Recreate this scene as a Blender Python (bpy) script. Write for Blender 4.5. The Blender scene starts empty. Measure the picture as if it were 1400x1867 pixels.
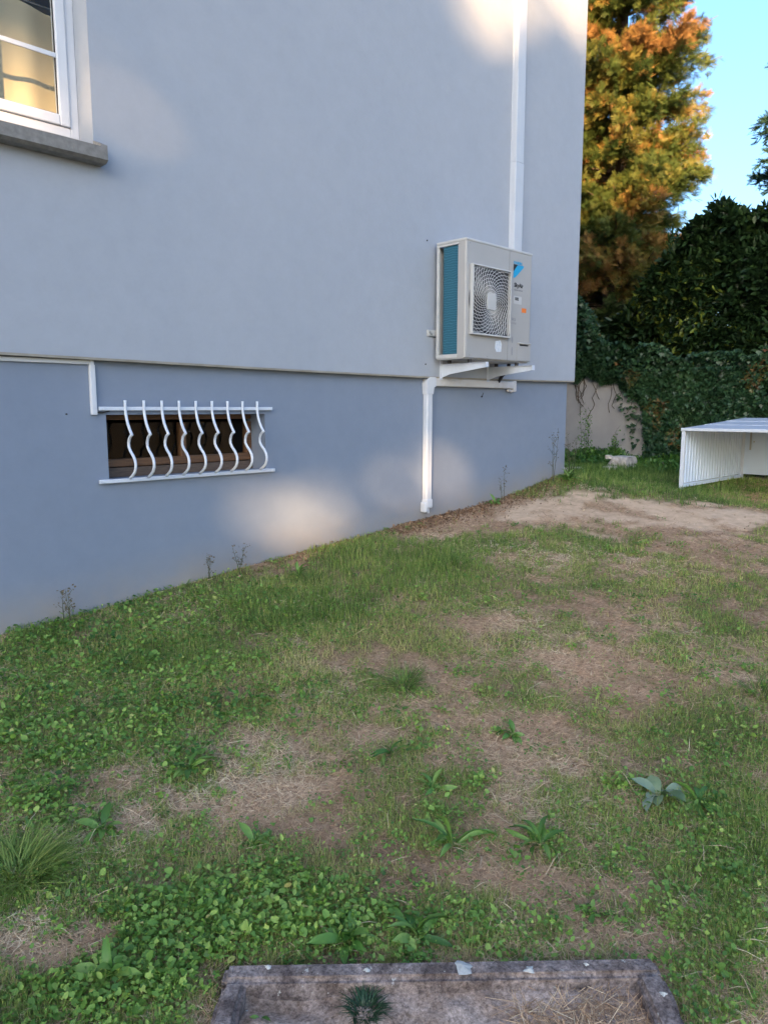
import bpy, bmesh, math, random
import numpy as np
from mathutils import Vector, Matrix
R = math.radians
rng = np.random.default_rng(7); random.seed(7)
sc = bpy.context.scene
COL = sc.collection

# ------------------------------------------------------------------ camera
F, TH = 1342.0, R(7.975)
A = R(45.313)
fw = Vector((math.cos(A)*math.cos(TH), math.sin(A)*math.cos(TH), -math.sin(TH)))
rt = Vector((math.sin(A), -math.cos(A), 0))
up = rt.cross(fw)
cam = bpy.data.cameras.new('camera'); cam_o = bpy.data.objects.new('camera', cam); COL.objects.link(cam_o)
cam.sensor_fit = 'VERTICAL'; cam.sensor_height = 36; cam.lens = 36*F/1867
cam.clip_start = .05; cam.clip_end = 2000
m = Matrix((( rt.x, up.x, -fw.x), (rt.y, up.y, -fw.y), (rt.z, up.z, -fw.z))).to_4x4()
cam_o.matrix_world = m
sc.camera = cam_o

# ------------------------------------------------------------------ light
EL = R(10.0)
H = np.array([-.82, -.57]); H /= np.linalg.norm(H)
SUN = np.array([H[0]*math.cos(EL), H[1]*math.cos(EL), math.sin(EL)])
w = bpy.data.worlds.new('World'); sc.world = w; w.use_nodes = True
nt = w.node_tree; bg = nt.nodes['Background']
sky = nt.nodes.new('ShaderNodeTexSky'); sky.sky_type = 'NISHITA'; sky.sun_disc = False
sky.sun_elevation = EL; sky.sun_rotation = math.atan2(H[0], H[1])
sky.air_density = 1.0; sky.dust_density = 4.0; sky.ozone_density = 3.6
nt.links.new(sky.outputs[0], bg.inputs[0]); bg.inputs[1].default_value = .15
sl = bpy.data.lights.new('sun', 'SUN'); so = bpy.data.objects.new('sun', sl); COL.objects.link(so)
sl.energy = 4.9; sl.angle = R(.5); sl.color = (1, .62, .29)
so.rotation_euler = Vector(SUN).to_track_quat('Z', 'Y').to_euler(); so.location = (-8, -6, 8)
sc.view_settings.view_transform = 'Standard'; sc.view_settings.look = 'None'
sc.view_settings.gamma = 1; sc.view_settings.exposure = 2.25

# ------------------------------------------------------------------ material helpers
def newmat(name):
    m = bpy.data.materials.new(name); m.use_nodes = True
    return m, m.node_tree, m.node_tree.nodes['Principled BSDF']
def ramp(nt, stops):
    r = nt.nodes.new('ShaderNodeValToRGB'); e = r.color_ramp.elements
    while len(e) < len(stops): e.new(.5)
    for k, (p, c) in enumerate(stops): e[k].position = p; e[k].color = (*c, 1)
    return r
def noise(nt, scale, detail=4, rough=.55, coord='Object', stretch=None):
    tc = nt.nodes.new('ShaderNodeTexCoord'); n = nt.nodes.new('ShaderNodeTexNoise')
    n.inputs['Scale'].default_value = scale; n.inputs['Detail'].default_value = detail; n.inputs['Roughness'].default_value = rough
    src = tc.outputs[coord]
    if stretch:
        mp = nt.nodes.new('ShaderNodeMapping'); mp.inputs['Scale'].default_value = stretch
        nt.links.new(src, mp.inputs[0]); src = mp.outputs[0]
    nt.links.new(src, n.inputs['Vector'])
    return n
def bump(nt, b, src, strength, dist):
    bp = nt.nodes.new('ShaderNodeBump'); bp.inputs['Strength'].default_value = strength; bp.inputs['Distance'].default_value = dist
    nt.links.new(src, bp.inputs['Height']); nt.links.new(bp.outputs[0], b.inputs['Normal'])
def mat(name, c1, c2=None, scale=6, rough=.6, metal=0, bs=0, bscale=200, bd=.002, stretch=None, spec=.5, mid=(.35, .65)):
    m, nt, b = newmat(name)
    b.inputs['Roughness'].default_value = rough; b.inputs['Metallic'].default_value = metal
    b.inputs['Specular IOR Level'].default_value = spec
    c2 = c2 or tuple(x*.86 for x in c1)
    n = noise(nt, scale, 5, .6, stretch=stretch); r = ramp(nt, [(mid[0], c1), (mid[1], c2)])
    nt.links.new(n.outputs['Fac'], r.inputs[0]); nt.links.new(r.outputs[0], b.inputs['Base Color'])
    if bs: n2 = noise(nt, bscale, 3); bump(nt, b, n2.outputs['Fac'], bs, bd)
    return m
def leafmat(name, stops, rough=.5, trans=.25, spec=.5):
    m, nt, b = newmat(name)
    at = nt.nodes.new('ShaderNodeAttribute'); at.attribute_name = 'tint'
    r = ramp(nt, stops); nt.links.new(at.outputs['Fac'], r.inputs[0]); nt.links.new(r.outputs[0], b.inputs['Base Color'])
    b.inputs['Roughness'].default_value = rough; b.inputs['Specular IOR Level'].default_value = spec
    if trans:
        t = nt.nodes.new('ShaderNodeBsdfTranslucent'); mx = nt.nodes.new('ShaderNodeMixShader'); mx.inputs[0].default_value = trans
        nt.links.new(r.outputs[0], t.inputs[0]); nt.links.new(b.outputs[0], mx.inputs[1]); nt.links.new(t.outputs[0], mx.inputs[2])
        nt.links.new(mx.outputs[0], nt.nodes['Material Output'].inputs[0])
    return m

def stucco(name, ca, cb, dirt=None):
    m, nt, b = newmat(name); b.inputs['Roughness'].default_value = .92; b.inputs['Specular IOR Level'].default_value = .2
    n = noise(nt, .55, 4, .6); r = ramp(nt, [(.3, ca), (.7, cb)]); nt.links.new(n.outputs['Fac'], r.inputs[0])
    col = r.outputs[0]
    # fine mottling
    n3 = noise(nt, 9, 6, .7); mx = nt.nodes.new('ShaderNodeMixRGB'); mx.blend_type = 'MULTIPLY'; mx.inputs[0].default_value = 1
    r3 = ramp(nt, [(.2, (.93, .93, .93)), (.8, (1.03, 1.03, 1.03))]); nt.links.new(n3.outputs['Fac'], r3.inputs[0])
    nt.links.new(col, mx.inputs[1]); nt.links.new(r3.outputs[0], mx.inputs[2]); col = mx.outputs[0]
    if dirt:   # splashed earth just above the soil line: attribute 'dirt' x noise
        at = nt.nodes.new('ShaderNodeAttribute'); at.attribute_name = 'dirt'
        n4 = noise(nt, 2.4, 6, .65); mul = nt.nodes.new('ShaderNodeMath'); mul.operation = 'MULTIPLY'
        r4 = ramp(nt, [(.3, (.35,)*3), (.65, (1,)*3)]); nt.links.new(n4.outputs['Fac'], r4.inputs[0])
        nt.links.new(at.outputs['Fac'], mul.inputs[0]); nt.links.new(r4.outputs[0], mul.inputs[1])
        m2 = nt.nodes.new('ShaderNodeMixRGB'); nt.links.new(mul.outputs[0], m2.inputs[0]); nt.links.new(col, m2.inputs[1])
        m2.inputs[2].default_value = (*dirt, 1); col = m2.outputs[0]
    nt.links.new(col, b.inputs['Base Color'])
    n2 = noise(nt, 260, 3, .6); bump(nt, b, n2.outputs['Fac'], .35, .0025)
    return m

M = {}
M['facade'] = stucco('white_render', (.34, .38, .45), (.37, .405, .47))
M['plinth'] = stucco('grey_render', (.20, .248, .338), (.222, .268, .356), dirt=(.34, .285, .21))
M['edge'] = mat('edge_profile', (.23, .21, .17), (.32, .30, .26), rough=.6)
M['white_paint'] = mat('white_paint', (.60, .66, .77), (.55, .61, .71), scale=14, rough=.38)
M['duct'] = mat('wall_duct_plastic', (.50, .54, .61), (.47, .51, .58), scale=3, rough=.5)
M['pvc'] = mat('white_plastic', (.60, .64, .72), (.56, .60, .67), scale=5, rough=.42)
M['pvc_old'] = mat('weathered_plastic', (.58, .58, .60), (.46, .42, .36), scale=5, rough=.5, mid=(.5, .8))
M['stone'] = mat('sill_stone', (.24, .235, .23), (.17, .165, .16), scale=25, rough=.85, bs=.4, bscale=90, bd=.003)
M['wood'] = mat('brown_wood', (.17, .085, .04), (.09, .045, .022), scale=10, rough=.55, stretch=(1, 6, 14))
M['wood_grey'] = mat('weathered_board', (.13, .095, .075), (.07, .05, .04), scale=12, rough=.8, stretch=(1, 6, 14))
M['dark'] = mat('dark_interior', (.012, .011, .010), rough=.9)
M['cream'] = mat('cream_paint', (.78, .70, .52), (.74, .66, .48), scale=2, rough=.85)
M['case'] = mat('beige_steel', (.385, .385, .39), (.36, .36, .365), scale=3, rough=.42)
M['case_l'] = mat('pale_steel', (.50, .51, .52), (.46, .47, .48), scale=5, rough=.42)
M['fanblade'] = mat('grey_fan', (.16, .17, .19), rough=.5)
M['zinc'] = mat('zinc', (.45, .46, .47), (.35, .36, .37), rough=.4, metal=.8)
M['black'] = mat('black_print', (.02, .02, .025), rough=.5)
M['cyan'] = mat('cyan_print', (.02, .33, .62), (.02, .31, .58), rough=.4)
M['sticker'] = mat('white_sticker', (.72, .75, .8), (.5, .58, .7), scale=50, rough=.4)
M['orange'] = mat('orange_sticker', (.75, .20, .03), (.7, .17, .03), rough=.5)
M['greyprint'] = mat('grey_print', (.20, .21, .24), (.34, .35, .37), scale=120, rough=.5)
M['bark'] = mat('bark', (.11, .075, .05), (.05, .035, .025), scale=14, rough=.95, bs=.8, bscale=30, bd=.02, stretch=(3, 3, .6))
def old_concrete(name, ca, cb, dark, specks):
    m, nt, b = newmat(name); b.inputs['Roughness'].default_value = .97; b.inputs['Specular IOR Level'].default_value = .15
    n1 = noise(nt, 95, 6, .75); r1 = ramp(nt, [(.32, cb), (.62, ca)]); nt.links.new(n1.outputs['Fac'], r1.inputs[0])
    n2 = noise(nt, 11, 5, .65); r2 = ramp(nt, [(.40, (1, 1, 1)), (.62, dark)]); nt.links.new(n2.outputs['Fac'], r2.inputs[0])
    mx = nt.nodes.new('ShaderNodeMixRGB'); mx.blend_type = 'MULTIPLY'; mx.inputs[0].default_value = 1; nt.links.new(r1.outputs[0], mx.inputs[1]); nt.links.new(r2.outputs[0], mx.inputs[2])
    n3 = noise(nt, 42, 5, .7); r3 = ramp(nt, [(specks, (0, 0, 0)), (specks+.04, (1, 1, 1))]); nt.links.new(n3.outputs['Fac'], r3.inputs[0])
    m2 = nt.nodes.new('ShaderNodeMixRGB'); nt.links.new(r3.outputs[0], m2.inputs[0]); nt.links.new(mx.outputs[0], m2.inputs[1]); m2.inputs[2].default_value = (.50, .49, .45, 1)
    nt.links.new(m2.outputs[0], b.inputs['Base Color']); n4 = noise(nt, 120, 5, .7); bump(nt, b, n4.outputs['Fac'], .9, .006); return m
M['concrete'] = old_concrete('old_concrete', (.46, .38, .35), (.10, .08, .075), (.38, .36, .36), .64)
M['slab'] = old_concrete('mossy_slab', (.72, .56, .47), (.20, .145, .115), (.55, .50, .45), .66)
M['lichen'] = mat('pale_lichen', (.55, .55, .52), (.38, .39, .38), scale=60, rough=.95)
M['oldwall'] = stucco('old_wall_render', (.50, .485, .48), (.33, .32, .325))
M['rock'] = mat('pale_rock', (.72, .66, .60), (.38, .34, .31), scale=9, rough=.95, bs=.8, bscale=30, bd=.02)
M['shelter'] = mat('shelter_shade_blue', (.60, .72, .92), (.56, .68, .87), scale=3, rough=.45)  # white panels tinted blue: cool shade inside the shelter put into the colour
M['roof'] = mat('roof_tile', (.3, .12, .07), (.2, .08, .05), scale=8, rough=.85)
# teal finned coil
m, nt, b = newmat('coil_fins'); M['coil'] = m
wv = nt.nodes.new('ShaderNodeTexWave'); wv.bands_direction = 'Z'; wv.inputs['Scale'].default_value = 16; wv.inputs['Distortion'].default_value = 6
wv.inputs['Detail'].default_value = 3
tc = nt.nodes.new('ShaderNodeTexCoord'); nt.links.new(tc.outputs['Object'], wv.inputs['Vector'])
r = ramp(nt, [(0, (.025, .12, .18)), (.85, (.035, .145, .215)), (1, (.06, .20, .28))]); nt.links.new(wv.outputs['Fac'], r.inputs[0])
nt.links.new(r.outputs[0], b.inputs['Base Color']); b.inputs['Roughness'].default_value = .38; b.inputs['Metallic'].default_value = .3
# glass: mostly clear, partly mirror, sun passes through it
m, nt, b = newmat('window_glass'); M['glass'] = m
nt.nodes.remove(b); tr = nt.nodes.new('ShaderNodeBsdfTransparent'); gl = nt.nodes.new('ShaderNodeBsdfGlossy'); gl.inputs['Roughness'].default_value = .01
fr = nt.nodes.new('ShaderNodeFresnel'); fr.inputs[0].default_value = 1.35; mx = nt.nodes.new('ShaderNodeMixShader')
tr.inputs[0].default_value = (.93, .95, .93, 1)
nt.links.new(fr.outputs[0], mx.inputs[0]); nt.links.new(tr.outputs[0], mx.inputs[1]); nt.links.new(gl.outputs[0], mx.inputs[2])
nt.links.new(mx.outputs[0], nt.nodes['Material Output'].inputs[0])
# curtain fabric
m, nt, b = newmat('curtain_fabric'); M['curtain'] = m
b.inputs['Base Color'].default_value = (.62, .56, .42, 1); b.inputs['Roughness'].default_value = .9
t = nt.nodes.new('ShaderNodeBsdfTranslucent'); t.inputs[0].default_value = (.8, .7, .48, 1); mx = nt.nodes.new('ShaderNodeMixShader'); mx.inputs[0].default_value = .3
nt.links.new(b.outputs[0], mx.inputs[1]); nt.links.new(t.outputs[0], mx.inputs[2]); nt.links.new(mx.outputs[0], nt.nodes['Material Output'].inputs[0])

M['grass'] = leafmat('grass_blades', [(0, (.065, .14, .022)), (.4, (.22, .33, .07)), (.75, (.44, .49, .14)), (1, (.68, .56, .28))], .55, .35)
M['clover'] = leafmat('ground_cover_leaf', [(0, (.045, .13, .022)), (.5, (.18, .34, .06)), (.85, (.36, .50, .11)), (1, (.52, .48, .17))], .5, .3)
M['straw'] = leafmat('dry_thatch', [(0, (.17, .10, .06)), (.4, (.50, .325, .20)), (.8, (.74, .54, .35)), (1, (.82, .69, .48))], .85, .1, .2)
M['broad'] = leafmat('broad_leaf', [(0, (.05, .14, .025)), (.5, (.11, .25, .045)), (1, (.22, .36, .09))], .45, .3)
M['pale'] = leafmat('pale_leaf', [(0, (.09, .17, .06)), (.5, (.18, .26, .15)), (1, (.34, .42, .36))], .4, .2)
M['thuja'] = leafmat('conifer_scale_leaf', [(0, (.04, .075, .02)), (.4, (.10, .14, .035)), (.65, (.22, .20, .05)), (.82, (.34, .19, .06)), (1, (.29, .16, .06))], .6, .3, .3)
M['spruce'] = leafmat('spruce_needle', [(0, (.012, .04, .03)), (.6, (.025, .07, .05)), (1, (.05, .10, .06))], .6, .15, .3)
M['laurel'] = leafmat('laurel_leaf', [(0, (.010, .026, .009)), (.55, (.022, .05, .015)), (.92, (.045, .085, .02)), (1, (.14, .18, .03))], .42, .12, .35)
M['ivy'] = leafmat('ivy_leaf', [(0, (.014, .04, .017)), (.55, (.035, .085, .035)), (.9, (.07, .13, .05)), (.97, (.10, .10, .03)), (1, (.16, .07, .03))], .42, .12, .4)
M['oak'] = leafmat('broadleaf_tree_leaf', [(0, (.03, .06, .015)), (1, (.08, .13, .03))], .6, .12, .3)
M['dry'] = leafmat('dry_stem', [(0, (.06, .06, .03)), (1, (.17, .13, .08))], .8, 0)

# ------------------------------------------------------------------ object helpers
def tag(o, label=None, cat=None, group=None, kind=None):
    if label: o['label'] = label
    if cat: o['category'] = cat
    if group: o['group'] = group
    if kind: o['kind'] = kind
    return o
def wloc(o):
    v = Vector((0, 0, 0))
    while o is not None: v = v + o.location; o = o.parent
    return v
def empty(name, loc, label, cat, group=None):
    o = bpy.data.objects.new(name, None); COL.objects.link(o); o.location = loc; o.empty_display_size = .1
    return tag(o, label, cat, group)
def obj(name, bm, m, parent=None, loc=None, smooth=False):
    """bm is in WORLD coordinates; parent offset is taken off."""
    me = bpy.data.meshes.new(name)
    off = wloc(parent) if parent else Vector(loc or (0, 0, 0))
    bmesh.ops.translate(bm, verts=bm.verts, vec=-off)
    bmesh.ops.recalc_face_normals(bm, faces=bm.faces)
    if smooth:
        for f in bm.faces: f.smooth = True
    bm.to_mesh(me); bm.free(); me.materials.append(M[m] if isinstance(m, str) else m)
    o = bpy.data.objects.new(name, me); COL.objects.link(o)
    if parent: o.parent = parent
    else: o.location = off
    return o
def B(): return bmesh.new()
def box(bm, x0, x1, y0, y1, z0, z1, bev=0, seg=2):
    t = bmesh.new(); bmesh.ops.create_cube(t, size=1)
    for v in t.verts: v.co = Vector(((x0+x1)/2+v.co.x*(x1-x0), (y0+y1)/2+v.co.y*(y1-y0), (z0+z1)/2+v.co.z*(z1-z0)))
    if bev: bmesh.ops.bevel(t, geom=t.edges[:], offset=bev, segments=seg, affect='EDGES', profile=.5)
    merge(bm, t); return bm
def merge(bm, t):
    me = bpy.data.meshes.new('tmp'); t.to_mesh(me); t.free(); bm.from_mesh(me); bpy.data.meshes.remove(me)
def prism(bm, pts, axis, a0, a1):
    """extrude polygon pts (2D) along axis: 'x': pts=(y,z); 'y': pts=(x,z); 'z': pts=(x,y)"""
    def mk(p, a): return {'x': (a, p[0], p[1]), 'y': (p[0], a, p[1]), 'z': (p[0], p[1], a)}[axis]
    v0 = [bm.verts.new(mk(p, a0)) for p in pts]; v1 = [bm.verts.new(mk(p, a1)) for p in pts]
    bm.faces.new(v0); bm.faces.new(v1[::-1]); n = len(pts)
    for i in range(n): bm.faces.new((v0[i], v1[i], v1[(i+1) % n], v0[(i+1) % n]))
    return bm
def tube(bm, pts, r, n=8, cap=True, flat=None):
    pts = [Vector(p) for p in pts]; rings = []
    rr = r if hasattr(r, '__len__') else [r]*len(pts)
    ref = None
    for i, p in enumerate(pts):
        d = (pts[min(i+1, len(pts)-1)]-pts[max(i-1, 0)]).normalized()
        if ref is None or abs(d.dot(ref)) > .95: ref = Vector((0, 0, 1)) if abs(d.z) < .9 else Vector((0, 1, 0))
        u = d.cross(ref).normalized(); v = d.cross(u).normalized(); ref = -v if False else ref
        rings.append([bm.verts.new(p+u*math.cos(2*math.pi*k/n)*rr[i]+v*math.sin(2*math.pi*k/n)*rr[i]) for k in range(n)])
    for a, b_ in zip(rings, rings[1:]):
        for k in range(n): bm.faces.new((a[k], a[(k+1) % n], b_[(k+1) % n], b_[k]))
    if cap: bm.faces.new(rings[0][::-1]); bm.faces.new(rings[-1])
    return bm
def text(name, s, size, loc, m, parent, bold=0, shear=0, sx=1):
    c = bpy.data.curves.new(name, 'FONT'); c.body = s; c.size = size; c.extrude = .0004; c.offset = bold; c.shear = shear
    c.resolution_u = 2
    o = bpy.data.objects.new('t', c); COL.objects.link(o)
    dg = bpy.context.evaluated_depsgraph_get(); dg.update()
    me = bpy.data.meshes.new_from_object(o.evaluated_get(dg)); COL.objects.unlink(o); bpy.data.objects.remove(o)
    bm = bmesh.new(); bm.from_mesh(me); bpy.data.meshes.remove(me)
    for v in bm.verts: v.co = Vector((loc[0]+v.co.x*sx, loc[1]-v.co.z, loc[2]+v.co.y))
    return obj(name, bm, m, parent)

# big instanced meshes, written straight from numpy
def rot(yaw, tilt, roll):
    """columns: local x,y,z; local +y is the leaf's length axis. yaw about z, tilt raises y, roll about y"""
    n = len(yaw); cy, sy = np.cos(yaw), np.sin(yaw); ct, st = np.cos(tilt), np.sin(tilt); cr, sr = np.cos(roll), np.sin(roll)
    o, i = np.zeros(n), np.ones(n)
    Rz = np.stack([cy, -sy, o, sy, cy, o, o, o, i], 1).reshape(n, 3, 3)
    Rx = np.stack([i, o, o, o, ct, -st, o, st, ct], 1).reshape(n, 3, 3)
    Ry = np.stack([cr, o, sr, o, i, o, -sr, o, cr], 1).reshape(n, 3, 3)
    return Rz @ Rx @ Ry
def npmesh(name, V, faces_sizes, loops, m, tint=None, parent=None, loc=(0, 0, 0), smooth=False):
    off = np.array(wloc(parent)) if parent else np.array(loc, float)
    V = V - off
    me = bpy.data.meshes.new(name); me.vertices.add(len(V)); me.vertices.foreach_set('co', V.astype(np.float32).ravel())
    me.loops.add(len(loops)); me.loops.foreach_set('vertex_index', loops.astype(np.int32))
    me.polygons.add(len(faces_sizes)); st = np.concatenate([[0], np.cumsum(faces_sizes)[:-1]])
    me.polygons.foreach_set('loop_start', st.astype(np.int32)); 
    me.update(calc_edges=True); me.materials.append(M[m])
    if tint is not None:
        a = me.attributes.new('tint', 'FLOAT', 'POINT'); a.data.foreach_set('value', tint.astype(np.float32))
    if smooth: me.polygons.foreach_set('use_smooth', np.ones(len(faces_sizes), bool))
    o = bpy.data.objects.new(name, me); COL.objects.link(o)
    if parent: o.parent = parent
    else: o.location = loc
    return o
def scatter(name, T, faces, pos, Rm, scale, tint, m, **kw):
    """T (k,3) or (N,k,3); scale (N,) or (N,3)"""
    N = len(pos); T = np.asarray(T, float)
    if T.ndim == 2: T = np.broadcast_to(T, (N,)+T.shape)
    k = T.shape[1]
    s = np.asarray(scale, float); s = s[:, None, None] if s.ndim == 1 else s[:, None, :]
    V = np.einsum('nij,nkj->nki', Rm, T*s)+pos[:, None, :]
    fl = np.concatenate([np.array(f) for f in faces]); fs = np.array([len(f) for f in faces])
    loops = (np.arange(N)[:, None]*k+fl[None]).ravel()
    return npmesh(name, V.reshape(-1, 3), np.tile(fs, N), loops, m, np.repeat(tint, k), **kw)

# value noise
_tab = rng.random((256, 256))
def vn(x, y, s=1.0, oct=4, ox=0.0):
    t = np.zeros(np.shape(x)); a = 1; tot = 0
    for o in range(oct):
        X = np.asarray(x)*s+ox+37.3*o; Y = np.asarray(y)*s+ox*1.7+11.9*o
        i = np.floor(X).astype(int); j = np.floor(Y).astype(int); fx = X-i; fy = Y-j
        fx = fx*fx*(3-2*fx); fy = fy*fy*(3-2*fy); g = lambda p, q: _tab[p % 256, q % 256]
        t = t+a*((g(i, j)*(1-fx)+g(i+1, j)*fx)*(1-fy)+(g(i, j+1)*(1-fx)+g(i+1, j+1)*fx)*fy)
        tot += a; a *= .5; s *= 2
    return t/tot

# ------------------------------------------------------------------ terrain height (thin plate through surveyed points)
CP = np.array([(1.26, 4.3, -1.265), (2.85, 4.3, -1.125), (4.25, 4.3, -1.02), (6.3, 4.3, -.85), (7.0, 4.3, -.71), (0, 4.3, -1.30), (-3, 4.3, -1.5),
    (7.82, 3.37, -.875), (9.56, 3.48, -.87), (10.1, 5.5, -.84), (10.2, 2, -.90), (10.2, 8, -.8), (8.2, 5.2, -.80), (7.3, 6, -.78), (10.2, -3, -1.0),
    (0, 0, -1.56), (1.3, 1.2, -1.475), (2, 0, -1.50), (5, 0, -1.26), (8, 0, -1.06), (0, 2, -1.42), (1.5, 2.8, -1.34), (3, 2.6, -1.25), (5, 2.6, -1.08),
    (6.5, 2.6, -.97), (-4, 0, -1.9), (-4, -6, -2.0), (4, -6, -1.6), (12, -6, -1.2), (14, 6, -.8), (14, 12, -.7), (0, 12, -1.2)])
def _U(r2): return np.where(r2 > 1e-9, r2*np.log(np.maximum(r2, 1e-9)), 0)
n_ = len(CP); K = _U(((CP[:, None, :2]-CP[None, :, :2])**2).sum(-1))+np.eye(n_)*.4; Pm = np.c_[np.ones(n_), CP[:, :2]]
Wt = np.linalg.solve(np.block([[K, Pm], [Pm.T, np.zeros((3, 3))]]), np.r_[CP[:, 2], 0, 0, 0])
def gz(x, y, micro=True):
    x = np.atleast_1d(np.asarray(x, float)); y = np.atleast_1d(np.asarray(y, float)); shp = x.shape; x = x.ravel(); y = y.ravel()
    xc = np.clip(x, -6, 16); yc = np.clip(y, -8, 14); z = np.empty(len(x))
    for i in range(0, len(x), 20000):
        a, b = xc[i:i+20000], yc[i:i+20000]
        z[i:i+20000] = _U((a[:, None]-CP[:, 0])**2+(b[:, None]-CP[:, 1])**2) @ Wt[:n_]+Wt[n_]+Wt[n_+1]*a+Wt[n_+2]*b
    d = np.hypot(x-xc, y-yc); k = np.exp(-d/12); z = z*k+(-1.5)*(1-k)
    if micro: z = z+(vn(x, y, 1.1, 3, 5)-.5)*.05*np.clip(np.abs(4.3-y)*3, .2, 1)+(vn(x, y, 9, 3, 9)-.5)*.022
    return z.reshape(shp)
def g1(x, y): return float(gz(x, y)[0])

# ------------------------------------------------------------------ where the lawn is green, bare or sandy (spots surveyed on the ground)
def ground_at(px, py):   # survey helper: photo sight-line meets the terrain
    d = fw+rt*((px-700)/F)-up*((py-933.5)/F); t = 1.0
    for _ in range(14):
        z = float(gz(d.x*t, d.y*t, False)[0]); t = t*.4+.6*(z/d.z)
    return d.x*t, d.y*t
def blob(px, py, rx, ry, s):
    cx, cy = ground_at(px, py); ex = ground_at(px+rx, py); ey = ground_at(px, py-ry)
    a = np.array([ex[0]-cx, ex[1]-cy]); b = np.array([ey[0]-cx, ey[1]-cy])
    return (np.array([cx, cy]), np.linalg.inv(np.c_[a, b]), s)
GREEN = [blob(*q) for q in [(120, 1110, 190, 30, .5), (350, 1060, 130, 22, .5), (600, 1000, 120, 18, .4), (330, 1120, 330, 70, .45), (150, 1250, 230, 110, .6), (400, 1250, 220, 70, .45), (60, 1350, 140, 90, .45), (700, 1040, 190, 65, .5), (560, 1110, 170, 50, .4),
    (560, 1640, 160, 60, .7), (330, 1700, 140, 80, .7), (190, 1810, 150, 60, .6), (620, 1700, 220, 40, .6), (1270, 1410, 150, 120, .4), (1330, 1620, 140, 170, .45), (1110, 1560, 150, 110, .3),
    (1050, 1075, 150, 40, .25), (1000, 980, 120, 22, .3), (1250, 890, 170, 24, .6), (1150, 870, 150, 22, .5), (60, 1590, 110, 90, .5), (700, 1340, 150, 50, .15), (1000, 1480, 150, 60, .15), (1300, 1120, 90, 40, .2),
    (1000, 1690, 180, 45, .25), (60, 1470, 90, 40, .35), (350, 1400, 60, 40, .35), (480, 1545, 60, 30, .35), (200, 1370, 130, 30, .3), (640, 1790, 500, 25, -.3),
    (170, 1440, 160, 45, -.35), (450, 1480, 200, 60, -.4), (560, 1420, 140, 50, -.3), (110, 1720, 130, 60, -.5), (850, 1310, 140, 55, -.35), (1040, 1200, 100, 40, -.3), (1100, 1110, 110, 25, -.3), (560, 1530, 170, 40, -.3),
    (860, 1420, 110, 40, -.15), (1000, 1640, 70, 40, -.3), (850, 1600, 80, 40, -.25), (1320, 1240, 90, 35, -.25), (780, 965, 80, 18, -.6), (900, 935, 90, 22, -.8), (1080, 930, 180, 26, -.9), (1260, 948, 170, 24, -.9), (1330, 1000, 90, 30, -.3),
    (520, 1015, 90, 14, -.3), (650, 1180, 80, 30, -.25)]]
SAND = [blob(*q) for q in [(1040, 925, 170, 30, .9), (1260, 945, 170, 26, .8), (940, 925, 80, 22, .6), (860, 945, 90, 22, .45), (1330, 950, 90, 14, .7)]]
def field(L, x, y):
    t = np.zeros(len(x))
    for c, I, s in L:
        q = np.c_[x-c[0], y-c[1]] @ I.T; t += s*np.exp(-1.1*(q**2).sum(1)**1.5)
    return t
def green(x, y):
    x = np.ravel(x); y = np.ravel(y)
    g = .47+field(GREEN, x, y)+(vn(x, y, 1.6, 4, 3)-.5)*1.1+(vn(x, y, 5, 4, 21)-.5)*1.5+(vn(x, y, 15, 3, 63)-.5)*1.5
    return np.clip(g, 0, 1)
def sand(x, y):
    x = np.ravel(x); y = np.ravel(y)
    f = field(SAND, x, y); return np.clip((f-.5)*1.2+(vn(x, y, 3.5, 5, 51)-.46)*3.4+(vn(x, y, 11, 3, 5)-.5)*2.6, 0, 1)*np.clip(f*4, 0, 1)

def axis_lines(a, b, step, far):
    c = np.arange(a, b+1e-6, step); g = [step]
    o = []; x = 0
    while x < far: g[0] *= 1.22; x += g[0]; o.append(x)
    o = np.array(o); return np.r_[(a-o)[::-1], c, b+o]
X = axis_lines(-2.5, 12.5, .05, 900); Y = axis_lines(-3.5, 8.5, .05, 900)
gx, gy = np.meshgrid(X, Y, indexing='ij'); gzv = gz(gx, gy)
ta = np.array((.923, 1.515)); tb = np.array((1.733, .749)); tw = np.linalg.norm(tb-ta); tu = (tb-ta)/tw; tv = np.array((tu[1], -tu[0])); tv = tv if tv @ np.array((-1, -1)) > 0 else -tv; TD = .95
_a = (gx-ta[0])*tu[0]+(gy-ta[1])*tu[1]; _b = (gx-ta[0])*tv[0]+(gy-ta[1])*tv[1]; gzv = np.where((_a > .01) & (_a < tw-.01) & (_b > .01) & (_b < TD+.03), gzv-.13, gzv)
nx, ny = gx.shape; idx = np.arange(nx*ny).reshape(nx, ny)
q = np.stack([idx[:-1, :-1], idx[1:, :-1], idx[1:, 1:], idx[:-1, 1:]], -1).reshape(-1, 4)
m, nt, b = newmat('lawn_soil'); M['ground'] = m; b.inputs['Roughness'].default_value = .95; b.inputs['Specular IOR Level'].default_value = .15
n1 = noise(nt, 45, 8, .7); r1 = ramp(nt, [(.3, (.18, .11, .07)), (.5, (.47, .31, .20)), (.68, (.70, .49, .33))]); nt.links.new(n1.outputs['Fac'], r1.inputs[0])
n2 = noise(nt, 60, 6, .7); r2 = ramp(nt, [(.3, (.07, .085, .03)), (.7, (.15, .17, .06))]); nt.links.new(n2.outputs['Fac'], r2.inputs[0])
n3 = noise(nt, 14, 6, .7); r3 = ramp(nt, [(.3, (.56, .39, .26)), (.7, (.78, .57, .39))]); nt.links.new(n3.outputs['Fac'], r3.inputs[0])
ag = nt.nodes.new('ShaderNodeAttribute'); ag.attribute_name = 'green'; as_ = nt.nodes.new('ShaderNodeAttribute'); as_.attribute_name = 'sand'
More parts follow.
